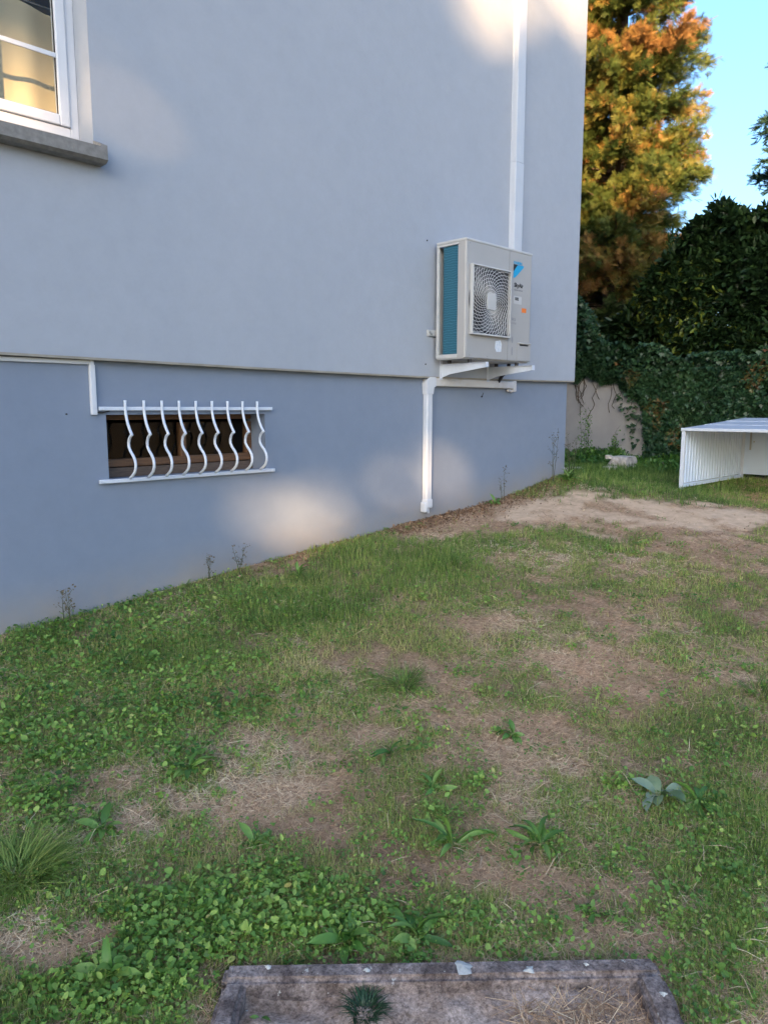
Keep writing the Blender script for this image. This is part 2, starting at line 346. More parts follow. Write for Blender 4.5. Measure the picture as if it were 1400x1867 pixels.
x1 = nt.nodes.new('ShaderNodeMixRGB'); nt.links.new(ag.outputs['Fac'], x1.inputs[0]); nt.links.new(r1.outputs[0], x1.inputs[1]); nt.links.new(r2.outputs[0], x1.inputs[2])
x2 = nt.nodes.new('ShaderNodeMixRGB'); nt.links.new(as_.outputs['Fac'], x2.inputs[0]); nt.links.new(x1.outputs[0], x2.inputs[1]); nt.links.new(r3.outputs[0], x2.inputs[2])
nt.links.new(x2.outputs[0], b.inputs['Base Color']); n5 = noise(nt, 80, 6, .7); bump(nt, b, n5.outputs['Fac'], .8, .012)
o = npmesh('ground', np.c_[gx.ravel(), gy.ravel(), gzv.ravel()], np.full(len(q), 4), q.ravel(), 'ground', smooth=True)
near = (gx.ravel() > -4) & (gx.ravel() < 14) & (gy.ravel() > -5) & (gy.ravel() < 10)
gv = np.full(nx*ny, .5); gv[near] = np.clip(green(gx.ravel()[near], gy.ravel()[near])*.8, 0, 1)
sv = np.zeros(nx*ny); sv[near] = sand(gx.ravel()[near], gy.ravel()[near])
for nm, v in (('green', gv), ('sand', sv)):
    a = o.data.attributes.new(nm, 'FLOAT', 'POINT'); a.data.foreach_set('value', v.astype(np.float32))
tag(o, kind='structure')

# ------------------------------------------------------------------ house
YF, YP, XR = 4.30, 4.355, 7.15      # upper facade face, plinth face, right end
house = empty('house', (3, 8, -1.2), 'white rendered house with a grey basement plinth and an upper and a basement window', 'house')
LEDGE = [(-5, .305), (1.3, .303), (2.2, .294), (3.1, .285), (4.0, .279), (4.7, .276), (5.6, .281), (6.4, .290), (XR, .301)]
WX0, WX1, WZ0, WZ1, WZF = .40, 1.94, 1.55, 2.85, 1.44    # upper opening
def lz(x):
    return float(np.interp(x, [p[0] for p in LEDGE], [p[1] for p in LEDGE]))
bm = B()
def quadY(bm, x0, x1, za, zb, zc, zd, y):  # face: (x0,za) (x1,zb) (x1,zc) (x0,zd)
    bm.faces.new([bm.verts.new(p) for p in ((x0, y, za), (x1, y, zb), (x1, y, zc), (x0, y, zd))])
xs = sorted(set([p[0] for p in LEDGE]+[WX0, WX1])); ZT = 8.4  # wall carried higher out of view so its sunlit top bounces warm light
for a, b_ in zip(xs, xs[1:]):
    if a >= WX0-1e-6 and b_ <= WX1+1e-6:
        quadY(bm, a, b_, lz(a), lz(b_), WZF, WZF, YF); quadY(bm, a, b_, WZ1, WZ1, ZT, ZT, YF)
    else: quadY(bm, a, b_, lz(a), lz(b_), ZT, ZT, YF)
# reveals of the upper opening
YR = YF+.24
def face(bm, *p): bm.faces.new([bm.verts.new(v) for v in p])
face(bm, (WX1, YF, WZF), (WX1, YR, WZF), (WX1, YR, WZ1), (WX1, YF, WZ1)); face(bm, (WX0, YF, WZF), (WX0, YR, WZF), (WX0, YR, WZ1), (WX0, YF, WZ1))
face(bm, (WX0, YF, WZ1), (WX1, YF, WZ1), (WX1, YR, WZ1), (WX0, YR, WZ1))
# end wall, rear wall, left wall
face(bm, (XR, YF, lz(XR)), (XR, 13, lz(XR)), (XR, 13, ZT), (XR, YF, ZT)); face(bm, (-5, YF, .305), (-5, 13, .305), (-5, 13, ZT), (-5, YF, ZT))
face(bm, (-5, 13, .3), (XR, 13, .3), (XR, 13, ZT), (-5, 13, ZT))
bmesh.ops.remove_doubles(bm, verts=bm.verts, dist=1e-5)
wall = obj('wall', bm, 'facade', house)
bm = B()   # metal starter profile under the render
for (a, za), (b_, zb) in zip(LEDGE, LEDGE[1:]):
    bm.faces.new([bm.verts.new(p) for p in ((a, YF+.001, za-.014), (b_, YF+.001, zb-.014), (b_, YP+.05, zb-.014), (a, YP+.05, za-.014))])
    bm.faces.new([bm.verts.new(p) for p in ((a, YF+.001, za-.014), (b_, YF+.001, zb-.014), (b_, YF+.001, zb+.0), (a, YF+.001, za+.0))])
face(bm, (XR-.001, YF+.001, .287), (XR-.001, 13, .287), (XR-.001, 13, .301), (XR-.001, YF+.001, .301)); face(bm, (XR-.2, YF+.001, .286), (XR-.001, YF+.001, .286), (XR-.001, 13, .286), (XR-.2, 13, .286))
obj('edge_trim', bm, 'edge', house)
# plinth with basement opening, gridded for the splash stain attribute
BX0, BX1, BZ0, BZ1 = 1.955, 3.115, -.432, -.035; XP = 7.09
bm = B(); xs = list(np.arange(-5, XP, .12))+[XP, BX0, BX1]; zs = list(np.arange(-2.0, .35, .08))+[.4, BZ0, BZ1]; xs = sorted(xs); zs = sorted(zs)
vv = {}
def gv_(x, z):
    k = (round(x, 4), round(z, 4))
    if k not in vv: vv[k] = bm.verts.new((x, YP, z))
    return vv[k]
for a, b_ in zip(xs, xs[1:]):
    for c, d in zip(zs, zs[1:]):
        if a >= BX0-1e-6 and b_ <= BX1+1e-6 and c >= BZ0-1e-6 and d <= BZ1+1e-6: continue
        if b_-a < 1e-5 or d-c < 1e-5: continue
        bm.faces.new((gv_(a, c), gv_(b_, c), gv_(b_, d), gv_(a, d)))
YB = YP+.22
face(bm, (BX1, YP, BZ0), (BX1, YB, BZ0), (BX1, YB, BZ1), (BX1, YP, BZ1)); face(bm, (BX0, YP, BZ0), (BX0, YB, BZ0), (BX0, YB, BZ1), (BX0, YP, BZ1))
face(bm, (BX0, YP, BZ1), (BX1, YP, BZ1), (BX1, YB, BZ1), (BX0, YB, BZ1)); face(bm, (BX0, YP, BZ0), (BX1, YP, BZ0), (BX1, YB, BZ0), (BX0, YB, BZ0))
face(bm, (XP, YP, -2), (XP, 12.95, -2), (XP, 12.95, .4), (XP, YP, .4)); face(bm, (-5, YP, -2), (-5, 12.95, -2), (-5, 12.95, .4), (-5, YP, .4)); face(bm, (-5, 12.95, -2), (XP, 12.95, -2), (XP, 12.95, .4), (-5, 12.95, .4))
pl = obj('plinth', bm, 'plinth', house)
co = np.array([v.co for v in pl.data.vertices])+np.array(wloc(house)); gg = gz(co[:, 0], np.full(len(co), 4.3), False)
dv = np.clip(1-(co[:, 2]-gg)/.32, 0, 1)**1.5*.75
a = pl.data.attributes.new('dirt', 'FLOAT', 'POINT'); a.data.foreach_set('value', dv.astype(np.float32))
# roof with eaves
bm = B(); prism(bm, [(YF-.5, ZT), (13.5, ZT), (13.5, ZT+.12), (8.65, ZT+2.2), (YF-.5, ZT+.12)], 'x', -5.4, XR+.4)
obj('roof', bm, 'roof', house)
# upper room
bm = B(); face(bm, (-1, YR+.12, .6), (4, YR+.12, .6), (4, 8, .6), (-1, 8, .6)); face(bm, (-1, YR+.12, 3.0), (4, YR+.12, 3.0), (4, 8, 3.0), (-1, 8, 3.0))
face(bm, (-1, 8, .6), (4, 8, .6), (4, 8, 3), (-1, 8, 3)); face(bm, (-1, YR+.12, .6), (-1, 8, .6), (-1, 8, 3), (-1, YR+.12, 3)); face(bm, (4, YR+.12, .6), (4, 8, .6), (4, 8, 3), (4, YR+.12, 3))
for x0, x1, z0, z1 in ((-1, WX0, .6, 3), (WX1, 4, .6, 3), (WX0, WX1, .6, WZ0), (WX0, WX1, WZ1, 3)): face(bm, (x0, YR+.12, z0), (x1, YR+.12, z0), (x1, YR+.12, z1), (x0, YR+.12, z1))
obj('room', bm, 'cream', house)
# upper window
YW = YR-.06
bm = B(); t = .05
box(bm, WX0, WX0+t, YW, YW+.07, WZ0, WZ1, .004); box(bm, WX1-t, WX1, YW, YW+.07, WZ0, WZ1, .004); box(bm, WX0+t, WX1-t, YW, YW+.07, WZ0, WZ0+t, .004); box(bm, WX0+t, WX1-t, YW, YW+.07, WZ1-t, WZ1, .004)
win = obj('window', bm, 'pvc', house)
xm = (WX0+WX1)/2
for x0, x1 in ((WX0+t+.003, xm-.004), (xm+.004, WX1-t-.003)):
    z0, z1 = WZ0+t+.003, WZ1-t-.003; s = .058; bm = B()
    box(bm, x0, x0+s, YW-.015, YW+.045, z0, z1, .006); box(bm, x1-s, x1, YW-.015, YW+.045, z0, z1, .006)
    box(bm, x0+s, x1-s, YW-.015, YW+.045, z0, z0+s, .006); box(bm, x0+s, x1-s, YW-.015, YW+.045, z1-s, z1, .006)
    obj('casement', bm, 'pvc', win)
    bm = B(); face(bm, (x0+s, YW+.012, z0+s), (x1-s, YW+.012, z0+s), (x1-s, YW+.012, z1-s), (x0+s, YW+.012, z1-s)); obj('pane', bm, 'glass', win)
    for zz in (1.975, 2.38): bm = B(); box(bm, x0+s, x1-s, YW-.004, YW+.006, zz-.013, zz+.013, .003); obj('glazing_bar', bm, 'pvc', win)
    bm = B()   # rubber gasket
    for aa in ((x0+s, x0+s+.006, z0+s, z1-s), (x1-s-.006, x1-s, z0+s, z1-s), (x0+s, x1-s, z0+s, z0+s+.006), (x0+s, x1-s, z1-s-.006, z1-s)): box(bm, aa[0], aa[1], YW+.004, YW+.011, aa[2], aa[3])
    obj('gasket', bm, 'black', win)
bm = B(); prism(bm, [(YW, WZ0+.0), (YF-.10, 1.452), (YF-.10, 1.386), (YF-.075, 1.372), (YF+.02, 1.372), (YW, 1.40)], 'x', WX0-.03, WX1-.002)
prism(bm, [(YF-.0, 1.505), (YF-.10, 1.462), (YF-.101, 1.385), (YF-.075, 1.370), (YF-.0, 1.370)], 'x', WX1-.002, WX1+.035); prism(bm, [(YF-.0, 1.505), (YF-.10, 1.462), (YF-.101, 1.385), (YF-.075, 1.370), (YF-.0, 1.370)], 'x', WX0-.065, WX0-.03)
obj('window_sill', bm, 'stone', house)
# curtains (things of their own)
def curtain(x0, x1, label):
    n = 60; V = []; xs = np.linspace(x0, x1, n)
    yy = YR+.20+.006*np.sin(xs*41+2*np.sin(xs*5))+.010*np.sin(xs*13)
    bm = B(); top = [bm.verts.new((x, y, 2.32+.02*math.sin(x*9))) for x, y in zip(xs, yy)]; bot = [bm.verts.new((x, y, 1.2)) for x, y in zip(xs, yy)]
    for i in range(n-1): bm.faces.new((top[i], top[i+1], bot[i+1], bot[i]))
    return tag(obj('curtain', bm, 'curtain', None, (x0, YR+.2, 1.2), True), label, 'curtain')
curtain(.42, 1.93, 'cream half-height curtain hanging behind the upper window glass')
bm = B(); tube(bm, [(.4, YR+.2, 2.335), (1.96, YR+.2, 2.335)], .006)
tag(obj('curtain_rod', bm, 'zinc', None, (.6, YR+.2, 2.33)), 'thin metal rod holding the cream curtain behind the upper window', 'curtain rod')
# basement window: wooden frame set back, dark cellar
fr_y = YB-.05; bm = B()
box(bm, BX0, BX1, fr_y-.01, fr_y+.05, BZ0, BZ0+.06, .003)
bw = obj('basement_window', bm, 'wood_grey', house)
bm = B(); box(bm, BX0, BX1-.001, fr_y, fr_y+.05, BZ0+.065, BZ0+.115, .004); box(bm, BX0, BX1-.001, fr_y, fr_y+.05, BZ1-.035, BZ1-.002, .004)
box(bm, BX1-.045, BX1-.001, fr_y-.002, fr_y+.052, BZ0+.115, BZ1-.055, .004); box(bm, BX0+.001, BX0+.045, fr_y-.002, fr_y+.052, BZ0+.115, BZ1-.055, .004); xmid = 2.56
box(bm, xmid-.022, xmid+.022, fr_y-.004, fr_y+.05, BZ0+.115, BZ1-.055, .004)
obj('frame', bm, 'wood', bw)
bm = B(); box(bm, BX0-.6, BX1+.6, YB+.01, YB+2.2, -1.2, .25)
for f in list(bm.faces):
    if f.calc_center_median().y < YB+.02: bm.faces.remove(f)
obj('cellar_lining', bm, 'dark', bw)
bm = B()
for x0, x1 in ((BX0+.045, xmid-.022), (xmid+.022, BX1-.045)): face(bm, (x0, fr_y+.03, BZ0+.115), (x1, fr_y+.03, BZ0+.115), (x1, fr_y+.03, BZ1-.055), (x0, fr_y+.03, BZ1-.055))
obj('pane', bm, 'glass', bw)

# ------------------------------------------------------------------ bellied security grille
gr = empty('window_grille', (2.5, YP, -.42), 'white wrought-iron grille of nine wavy bars bolted over the basement window', 'window grille')
yr = YP-.02
bm = B(); box(bm, 1.905, 3.165, yr-.008, yr+.008, -.010, .013, .003); tr1 = obj('rail', bm, 'white_paint', gr)
bm = B(); box(bm, 1.885, 3.175, yr-.010, yr+.010, -.448, -.424, .003); obj('rail', bm, 'white_paint', gr)
bm = B()
for x in (1.905, 1.89, 3.15, 3.15):
    pass
for x, z in ((1.93, .0015), (3.14, .0015), (1.91, -.436), (3.15, -.436)):
    bm = B(); tube(bm, [(x, yr-.013, z), (x, YP+.03, z)], .009, 8); obj('fixing_bolt', bm, 'white_paint', gr)
px = .0118*.0+1.0
prof = [(-0.09, 0), (0, 0), (.08, .0), (.17, .01), (.24, .022), (.32, .045), (.375, .065), (.385, .072), (.405, .052), (.44, .035), (.50, .022), (.56, .022), (.62, .042), (.68, .075), (.74, .095), (.79, .102), (.85, .10), (.91, .085), (.96, .055), (1, .02)]
for k in range(9):
    x = 2.065+k*(3.03-2.065)/8; pts = []
    for t_, o_ in prof: pts.append((x, yr-.012-o_*.98, .013-t_*.435))
    # smooth
    P = [pts[0]]
    for a_, b_ in zip(pts, pts[1:]):
        P += [tuple(a_[i]*(1-f)+b_[i]*f for i in range(3)) for f in (.5, 1)]
    bm = B(); tube(bm, P, .0088, 10)
    obj('bar', bm, 'white_paint', gr, smooth=True)

# cable trunking
bm = B(); box(bm, -4.9, 1.888, YP-.018, YP+.002, .258, .282, .003)
ct = tag(obj('cable_trunking', bm, 'pvc', None, (1.87, YP, .27)), 'white cable trunking along the ledge and down to the basement grille', 'cable trunking')
bm = B(); box(bm, 1.862, 1.896, YP-.022, YP+.002, -.035, .257, .003); box(bm, 1.864, 1.890, YP-.0235, YP+.002, -.001, .29, .003); obj('down_leg', bm, 'pvc', ct)
bm = B(); tube(bm, [(1.885, YP-.012, -.02), (1.93, YP-.014, -.022), (1.97, YP-.02, -.012)], .004, 6); obj('cable', bm, 'black', ct)

# ------------------------------------------------------------------ outdoor unit
ux0, ux1, uy0, uy1, uz0, uz1 = 4.835, 5.765, 3.94, 4.255, .425, 1.365
ac = empty('air_conditioner_unit', (ux0, uy1, uz0), 'beige outdoor air conditioner unit with a square fan grille and blue side coil', 'air conditioner')
sx = 5.425
bm = B()   # shell: front-left wrap, bottom, back post, right
prism(bm, [(ux0, uy0+.012), (ux0+.004, uy0+.004), (ux0+.012, uy0), (sx-.002, uy0), (sx-.002, uy0+.02), (ux0+.02, uy0+.02), (ux0+.02, uy0+.085), (ux0, uy0+.085)], 'z', uz0, uz1-.008)
# cut of fan opening is hidden by guard: build front as frame instead
obj('casing', bm, 'case', ac)
bm = B(); prism(bm, [(sx+.002, uy0), (ux1-.012, uy0), (ux1-.003, uy0+.004), (ux1, uy0+.012), (ux1, uy1), (ux1-.018, uy1), (ux1-.018, uy0+.018), (sx+.002, uy0+.018)], 'z', uz0, uz1-.008)
sp = obj('service_panel', bm, 'case', ac)
bm = B(); box(bm, ux0-.004, ux1+.004, uy0-.005, uy1+.004, uz1-.010, uz1+.012, .006); obj('top_cover', bm, 'case_l', ac)
bm = B(); box(bm, ux0+.004, ux1-.004, uy0+.021, uy1-.002, uz0-.012, uz0+.03, .003); obj('base_pan', bm, 'case', ac)
bm = B(); box(bm, ux0, ux0+.02, uy1-.022, uy1+.004, uz0, uz1-.011, .003); box(bm, ux0+.0, ux0+.014, uy0+.086, uy1-.022, uz0, uz0+.03, .002); box(bm, ux0, ux0+.014, uy0+.086, uy1-.022, uz1-.03, uz1-.011, .002)
box(bm, ux0+.02, ux1-.02, uy1-.004, uy1+.002, uz0+.03, uz1-.02)
obj('back_frame', bm, 'case_l', ac)
bm = B()   # finned coil with a rounded rear corner
P = [(ux0+.012, uy0+.085)]
P.append((ux0+.012, uy1-.085))
for k in range(7): a_ = k/6*math.pi/2; P.append((ux0+.062-.05*math.cos(a_), uy1-.085+.05*math.sin(a_)))
P += [(ux1-.12, uy1-.035), (ux1-.12, uy1-.06), (ux0+.10, uy1-.06), (ux0+.04, uy1-.09), (ux0+.04, uy0+.085)]
prism(bm, P, 'z', uz0+.03, uz1-.035); obj('coil', bm, 'coil', ac)
bm = B(); box(bm, ux0+.06, sx-.02, uy0+.2, uy0+.21, uz0+.05, uz1-.03); box(bm, sx-.02, sx-.012, uy0+.021, uy1-.062, uz0+.03, uz1-.02)
obj('inner_panel', bm, 'dark', ac)
# recessed fan drum drawn in front of the casing plane: guard box stands proud
gx0, gx1, gz0_, gz1_ = 4.885, 5.418, .612, 1.178; gy = uy0-.034; cxh, czh = 5.135, .895
bm = B()
box(bm, gx0, gx0+.014, gy, uy0-.001, gz0_, gz1_, .004); box(bm, gx1-.010, gx1, gy, uy0-.001, gz0_, gz1_, .003)
box(bm, gx0+.014, gx1-.010, gy, uy0-.001, gz0_, gz0_+.014, .003); box(bm, gx0+.014, gx1-.010, gy, uy0-.001, gz1_-.012, gz1_, .003)
guard = obj('fan_guard', bm, 'case_l', ac)
bm = B(); bm2 = B(); hx, hz = .035, .045
def clip(pts):
    out = []
    for p in pts:
        if gx0+.008 < p[0] < gx1-.006 and gz0_+.008 < p[2] < gz1_-.006: out.append(p)
        elif out: break
    return out
for k in range(40):
    a0 = 2*math.pi*k/40; pts = []
    for j in range(26):
        r_ = .035+j*.0145; a_ = a0-1.15*(r_/.3)**1.1; pts.append((cxh+r_*math.cos(a_), gy+.004-.004*math.cos(r_*5), czh+r_*math.sin(a_)))
    pts = clip(pts)
    if len(pts) > 2: tube(bm, pts, .0024, 4)
for j in range(9):
    r_ = .075+j*.029; run = []
    for k in range(73):
        a_ = 2*math.pi*k/72; p = (cxh+r_*math.cos(a_), gy+.009, czh+r_*math.sin(a_))
        ok = gx0+.010 < p[0] < gx1-.008 and gz0_+.010 < p[2] < gz1_-.008
        if ok: run.append(p)
        if (not ok or k == 72):
            if len(run) > 2: tube(bm, run, .0015, 4)
            run = []
obj('guard_ribs', bm, mat('pale_ribs', (.62, .64, .67), rough=.4), guard)
bm = B(); prism(bm, [(cxh+x, czh+z) for x, z in ((-.05, -.065), (.05, -.07), (.062, -.05), (.058, .055), (.05, .07), (-.045, .065), (-.058, .05), (-.06, -.05))], 'y', gy-.006, gy+.004)
obj('guard_hub', bm, 'case_l', guard)
bm = B()   # flat dark sheet and disc, recess shade put into their colour; fan in front
box(bm, gx0+.014, gx1-.010, uy0-.0025, uy0-.0005, gz0_+.014, gz1_-.012); obj('gap_shade_sheet', bm, mat('shadowed_grey', (.05, .055, .07), rough=.6), ac); bm = B()
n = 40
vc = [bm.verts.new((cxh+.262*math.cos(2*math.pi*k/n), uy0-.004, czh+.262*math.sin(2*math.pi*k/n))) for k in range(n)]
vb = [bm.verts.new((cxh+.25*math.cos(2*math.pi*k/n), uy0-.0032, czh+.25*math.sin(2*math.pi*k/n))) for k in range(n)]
bm.faces.new(vc); obj('recess_shade_disc', bm, mat('dark_recess', (.02, .024, .035), rough=.8), ac)
bm = B()
for k in range(3):
    a0 = k*2*math.pi/3+.5; pts = []
    for (r_, da) in ((.05, -.3), (.12, -.42), (.2, -.46), (.252, -.35), (.252, .25), (.2, .35), (.12, .35), (.05, .4)):
        pts.append((cxh+r_*math.cos(a0+da), czh+r_*math.sin(a0+da)))
    prism(bm, pts, 'y', uy0-.012, uy0-.006)
tube(bm, [(cxh, uy0-.014, czh), (cxh, uy0-.005, czh)], .06, 24)
obj('fan', bm, mat('fan_plastic', (.10, .11, .13), rough=.4), ac)
# screws
bm = B()
for x, y, z in ((ux0, uy0+.07, uz1-.03), (ux0, uy0+.07, uz0+.02), (ux0, uy0+.07, uz0+.35), (ux0, uy0+.07, uz0+.62), (ux0, uy1-.01, uz1-.03), (ux0, uy1-.01, uz0+.03)):
    bm = B(); tube(bm, [(x-.003, y, z), (x+.004, y, z)], .005, 8); obj('screw', bm, 'zinc', ac)
for x, z in ((ux0+.05, uz1-.025), (ux0+.3, uz0+.02), (ux0+.06, uz0+.02), (gx0+.03, gz1_-.03), (gx1-.03, gz1_-.03), (gx1-.02, gz0_+.03), (gx0+.03, gz0_+.03)): 
    y = uy0 if not (gx0 < x < gx1 and gz0_ < z < gz1_) else gy+.002
    bm = B(); tube(bm, [(x, y-.003, z), (x, y+.004, z)], .006, 8); obj('screw', bm, 'zinc', ac)
# markings on the service panel
ys = uy0-.0015
def poly(name, pts, m, parent, y=ys):
    bm = B(); prism(bm, pts, 'y', y, y+.0012); return obj(name, bm, m, parent)
poly('emblem', [(5.485, 1.252), (5.637, 1.252), (5.637, 1.238), (5.512, 1.140), (5.485, 1.136), (5.485, 1.185), (5.545, 1.2515)], 'cyan', sp)
poly('emblem', [(5.485, 1.2515), (5.545, 1.2515), (5.485, 1.19)], 'black', sp, ys-.0012)
text('lettering', 'DAIKIN', .030, (5.485, ys, 1.257), 'cyan', sp, .0012, sx=1.25)
text('lettering', 'SkyAir', .050, (5.500, ys, 1.062), 'black', sp, .0016, sx=1.0)
text('lettering', 'Alpha-series', .026, (5.498, ys, 1.030), 'greyprint', sp, .0004)
st_ = poly('sticker', [(5.498, .918), (5.616, .918), (5.616, .985), (5.498, .985)], 'case_l', sp)
text('lettering', 'R32', .034, (5.515, ys-.0015, .950), 'black', st_, .0014)
poly('sticker', [(5.622, .852), (5.690, .852), (5.690, .890), (5.622, .890)], 'orange', sp)
text('lettering', '50 %', .034, (5.466, ys, .772), 'greyprint', sp, .001)
text('lettering', 'R-32 [kg]', .020, (5.466, ys, .744), 'greyprint', sp)
for z0, z1 in ((.575, .635), (.466, .545)):
    bm = B(); prism(bm, [(5.490+.011*math.cos(a_*math.pi/6), (z0+z1)/2+(z1-z0)/2*math.sin(a_*math.pi/6)) for a_ in range(12)], 'y', ys, ys+.001); obj('vent_slot', bm, 'greyprint', sp)
bm = B(); box(bm, 5.56, ux1+.004, uy0-.004, uy0-.0005, .43, .585, .002); cv = obj('valve_cover', bm, 'case', sp)
bm = B(); box(bm, 5.575, 5.76, uy0-.016, uy0-.0042, .578, .588, .002); obj('handle', bm, 'case_l', cv)
bm = B(); box(bm, 5.60, 5.73, uy0-.0055, uy0-.0042, .560, .572); obj('handle_slot', bm, 'black', cv)
bm = B(); prism(bm, [(5.245, .578), (5.318, .590), (5.335, .560), (5.330, .492), (5.262, .488), (5.240, .52)], 'y', ys, ys+.0012); obj('sticker', bm, 'sticker', ac)
bm = B()
for x in (4.95, 5.62):
    for y in (uy0+.04, uy1-.05): bm = B(); tube(bm, [(x, y, uz0-.042), (x, y, uz0-.012)], .018, 10); obj('rubber_foot', bm, 'black', ac)

# wall brackets
br = empty('wall_bracket', (4.95, YF, .31), 'white steel wedge brackets carrying the air conditioner unit on the wall', 'bracket')
for x in (4.95, 5.62):
    bm = B(); zt = uz0-.044
    prism(bm, [(YF-.004, zt), (3.80, zt), (3.80, zt-.038), (YF-.10, zt-.085), (YF-.004, zt-.115)], 'x', x-.002, x+.002)
    prism(bm, [(YF-.004, zt+.003), (3.80, zt+.003), (3.80, zt), (YF-.004, zt)], 'x', x-.02, x+.02)
    prism(bm, [(3.80, zt+.003), (3.797, zt+.003), (3.797, zt-.04), (3.80, zt-.04)], 'x', x-.02, x+.02)
    obj('arm', bm, 'white_paint', br)
bm = B(); box(bm, 4.76, 5.80, YF-.022, YF-.001, .615, .665, .003); obj('rail', bm, 'case_l', br)
for x, z in ((4.775, .645), (4.80, .63)): bm = B(); tube(bm, [(x, YF-.03, z), (x, YF-.002, z)], .009, 8); obj('bolt', bm, 'zinc', br)
for x in (4.95, 5.62):
    bm = B(); box(bm, x-.018, x+.018, YF-.006, YF-.0005, zt-.13, .70, .001); obj('upright', bm, 'white_paint', br)
for k, (x, z) in enumerate(((4.757, 1.393), (4.75, .378))):
    bm = B(); tube(bm, [(x, YF-.006, z), (x, YF+.01, z)], .006, 8)
    tag(obj('wall_plug', bm, 'black', None, (x, YF, z)), ('small dark plug in the wall just above the top left of the air conditioner', 'small dark plug in the wall left of the air conditioner bracket, near the ledge')[k], 'wall plug')
bm = B(); tube(bm, [(5.60, YP-.01, .115), (5.602, YP+.01, .115)], .007, 8); tube(bm, [(5.60, YP-.006, .115), (5.615, YP-.012, .15)], .003, 5)
tag(obj('wall_hook', bm, 'black', None, (5.6, YP, .11)), 'tiny bent nail in the grey plinth under the air conditioner', 'nail')
bm = B(); tube(bm, [(1.72, YP-.006, -.03), (1.72, YP+.01, -.03)], .005, 8)
tag(obj('wall_plug', bm, 'black', None, (1.72, YP, -.03)), 'dark dot plug in the grey plinth left of the white grille', 'wall plug')
# stub of black pipe and brown pipes under the unit
bm = B(); tube(bm, [(5.70, 4.12, .42), (5.71, 4.14, .35), (5.80, 4.26, .32), (5.80, YP-.03, .24)], .017, 10)
tag(obj('refrigerant_pipe', bm, 'black', None, (5.7, 4.2, .3), True), 'short black insulated pipe curving under the air conditioner unit', 'pipe')

# vertical duct above
bm = B(); dx0, dx1, dy = 5.90, 6.03, YF-.062
box(bm, dx0+.003, dx1-.003, dy+.002, YF-.0005, 2.262, 8.3, .006)
vd = tag(obj('pipe_duct', bm, 'duct', None, (5.95, YF, 1.3)), 'tall white plastic duct rising up the wall from behind the air conditioner', 'duct')
bm = B(); box(bm, dx0, dx1, dy, YF-.0005, .62, 2.262, .006); obj('lower_cover', bm, 'duct', vd)
bm = B(); box(bm, dx0-.004, dx1+.004, YF-.012, YF-.0003, .62, 8.3, .002); obj('back_tray', bm, 'duct', vd)
# drain duct
gy0, gy1 = YP-.058, YP-.001; gx = 4.813; w2 = .037
bm = B(); box(bm, 4.88, 6.08, gy0+.004, gy1, .196, .266, .008)
dd = tag(obj('drain_duct', bm, 'pvc_old', None, (4.8, YP, -.8)), 'white drain duct running under the ledge, turning down and ending above the soil', 'duct')
bm = B(); box(bm, gx-w2, gx+w2, gy0+.002, gy1, -.80, .128, .012, 3); box(bm, gx-w2+.006, gx-w2+.022, gy0-.001, gy1, -.79, .127, .003); obj('downpipe', bm, 'pvc', dd)
bm = B(); a = [(4.89, .272), (gx+.01, .272)]
a += [(gx+.01-.053*math.sin(k/6*math.pi/2), .219+.053*math.cos(k/6*math.pi/2)) for k in range(1, 7)]
a += [(gx-.043, .125), (gx+.043, .125), (gx+.043, .190), (4.89, .190)]
prism(bm, a, 'y', gy0-.003, gy1+.0005); bmesh.ops.bevel(bm, geom=bm.edges[:], offset=.005, segments=2, affect='EDGES'); obj('elbow', bm, 'pvc', dd)
bm = B(); box(bm, 6.035, 6.085, gy0, gy1+.001, .166, .272, .01); tube(bm, [(6.04, gy0+.03, .172), (5.97, gy0+.03, .180)], .013, 10); obj('end_cap', bm, 'pvc_old', dd)
bm = B(); box(bm, gx-.045, gx+.042, gy0-.008, gy1+.0005, -.87, -.785, .016, 3); box(bm, gx-.060, gx-.012, gy0-.004, gy1+.001, -.905, -.81, .016, 3); obj('shoe', bm, 'pvc', dd)
bm = B(); tube(bm, [(gx+.015, gy0+.03, -.85), (gx+.015, gy0+.03, -.915)], .012, 12); obj('outlet', bm, 'pvc', dd)

# ------------------------------------------------------------------ leaf shapes
LEAF = np.array([(0, 0, 0), (-.33, .22, .05), (-.42, .5, .06), (-.25, .82, .02), (0, 1, -.06), (.25, .82, .02), (.42, .5, .06), (.33, .22, .05), (0, .5, -.03)])
LEAF_F = [(0, 8, 2, 1), (8, 4, 3, 2), (0, 7, 6, 8), (8, 6, 5, 4)]
ROUND = np.array([(0, .08, 0), (-.42, 0, .05), (-.55, .45, .10), (-.3, .9, .06), (0, .98, 0), (.3, .9, .06), (.55, .45, .10), (.42, 0, .05), (0, .45, -.03)])
IVYL = np.array([(0, 0, 0), (-.42, .05, .02), (-.52, .45, .03), (-.24, .55, .03), (0, 1, -.06), (.24, .55, .03), (.52, .45, .03), (.42, .05, .02), (0, .4, -.04)])
BLADE = np.array([(-.5, 0, 0), (.5, 0, 0), (.38, .45, .10), (-.38, .45, .10), (0, 1, .42)])
BLADE_F = [(0, 1, 2, 3), (3, 2, 4)]
SLIV = np.array([(-.5, 0, 0), (.5, 0, 0), (.25, 1, .06), (-.25, 1, .06)]); SLIV_F = [(0, 1, 2, 3)]
U_ = lambda a, b, n: rng.uniform(a, b, n)

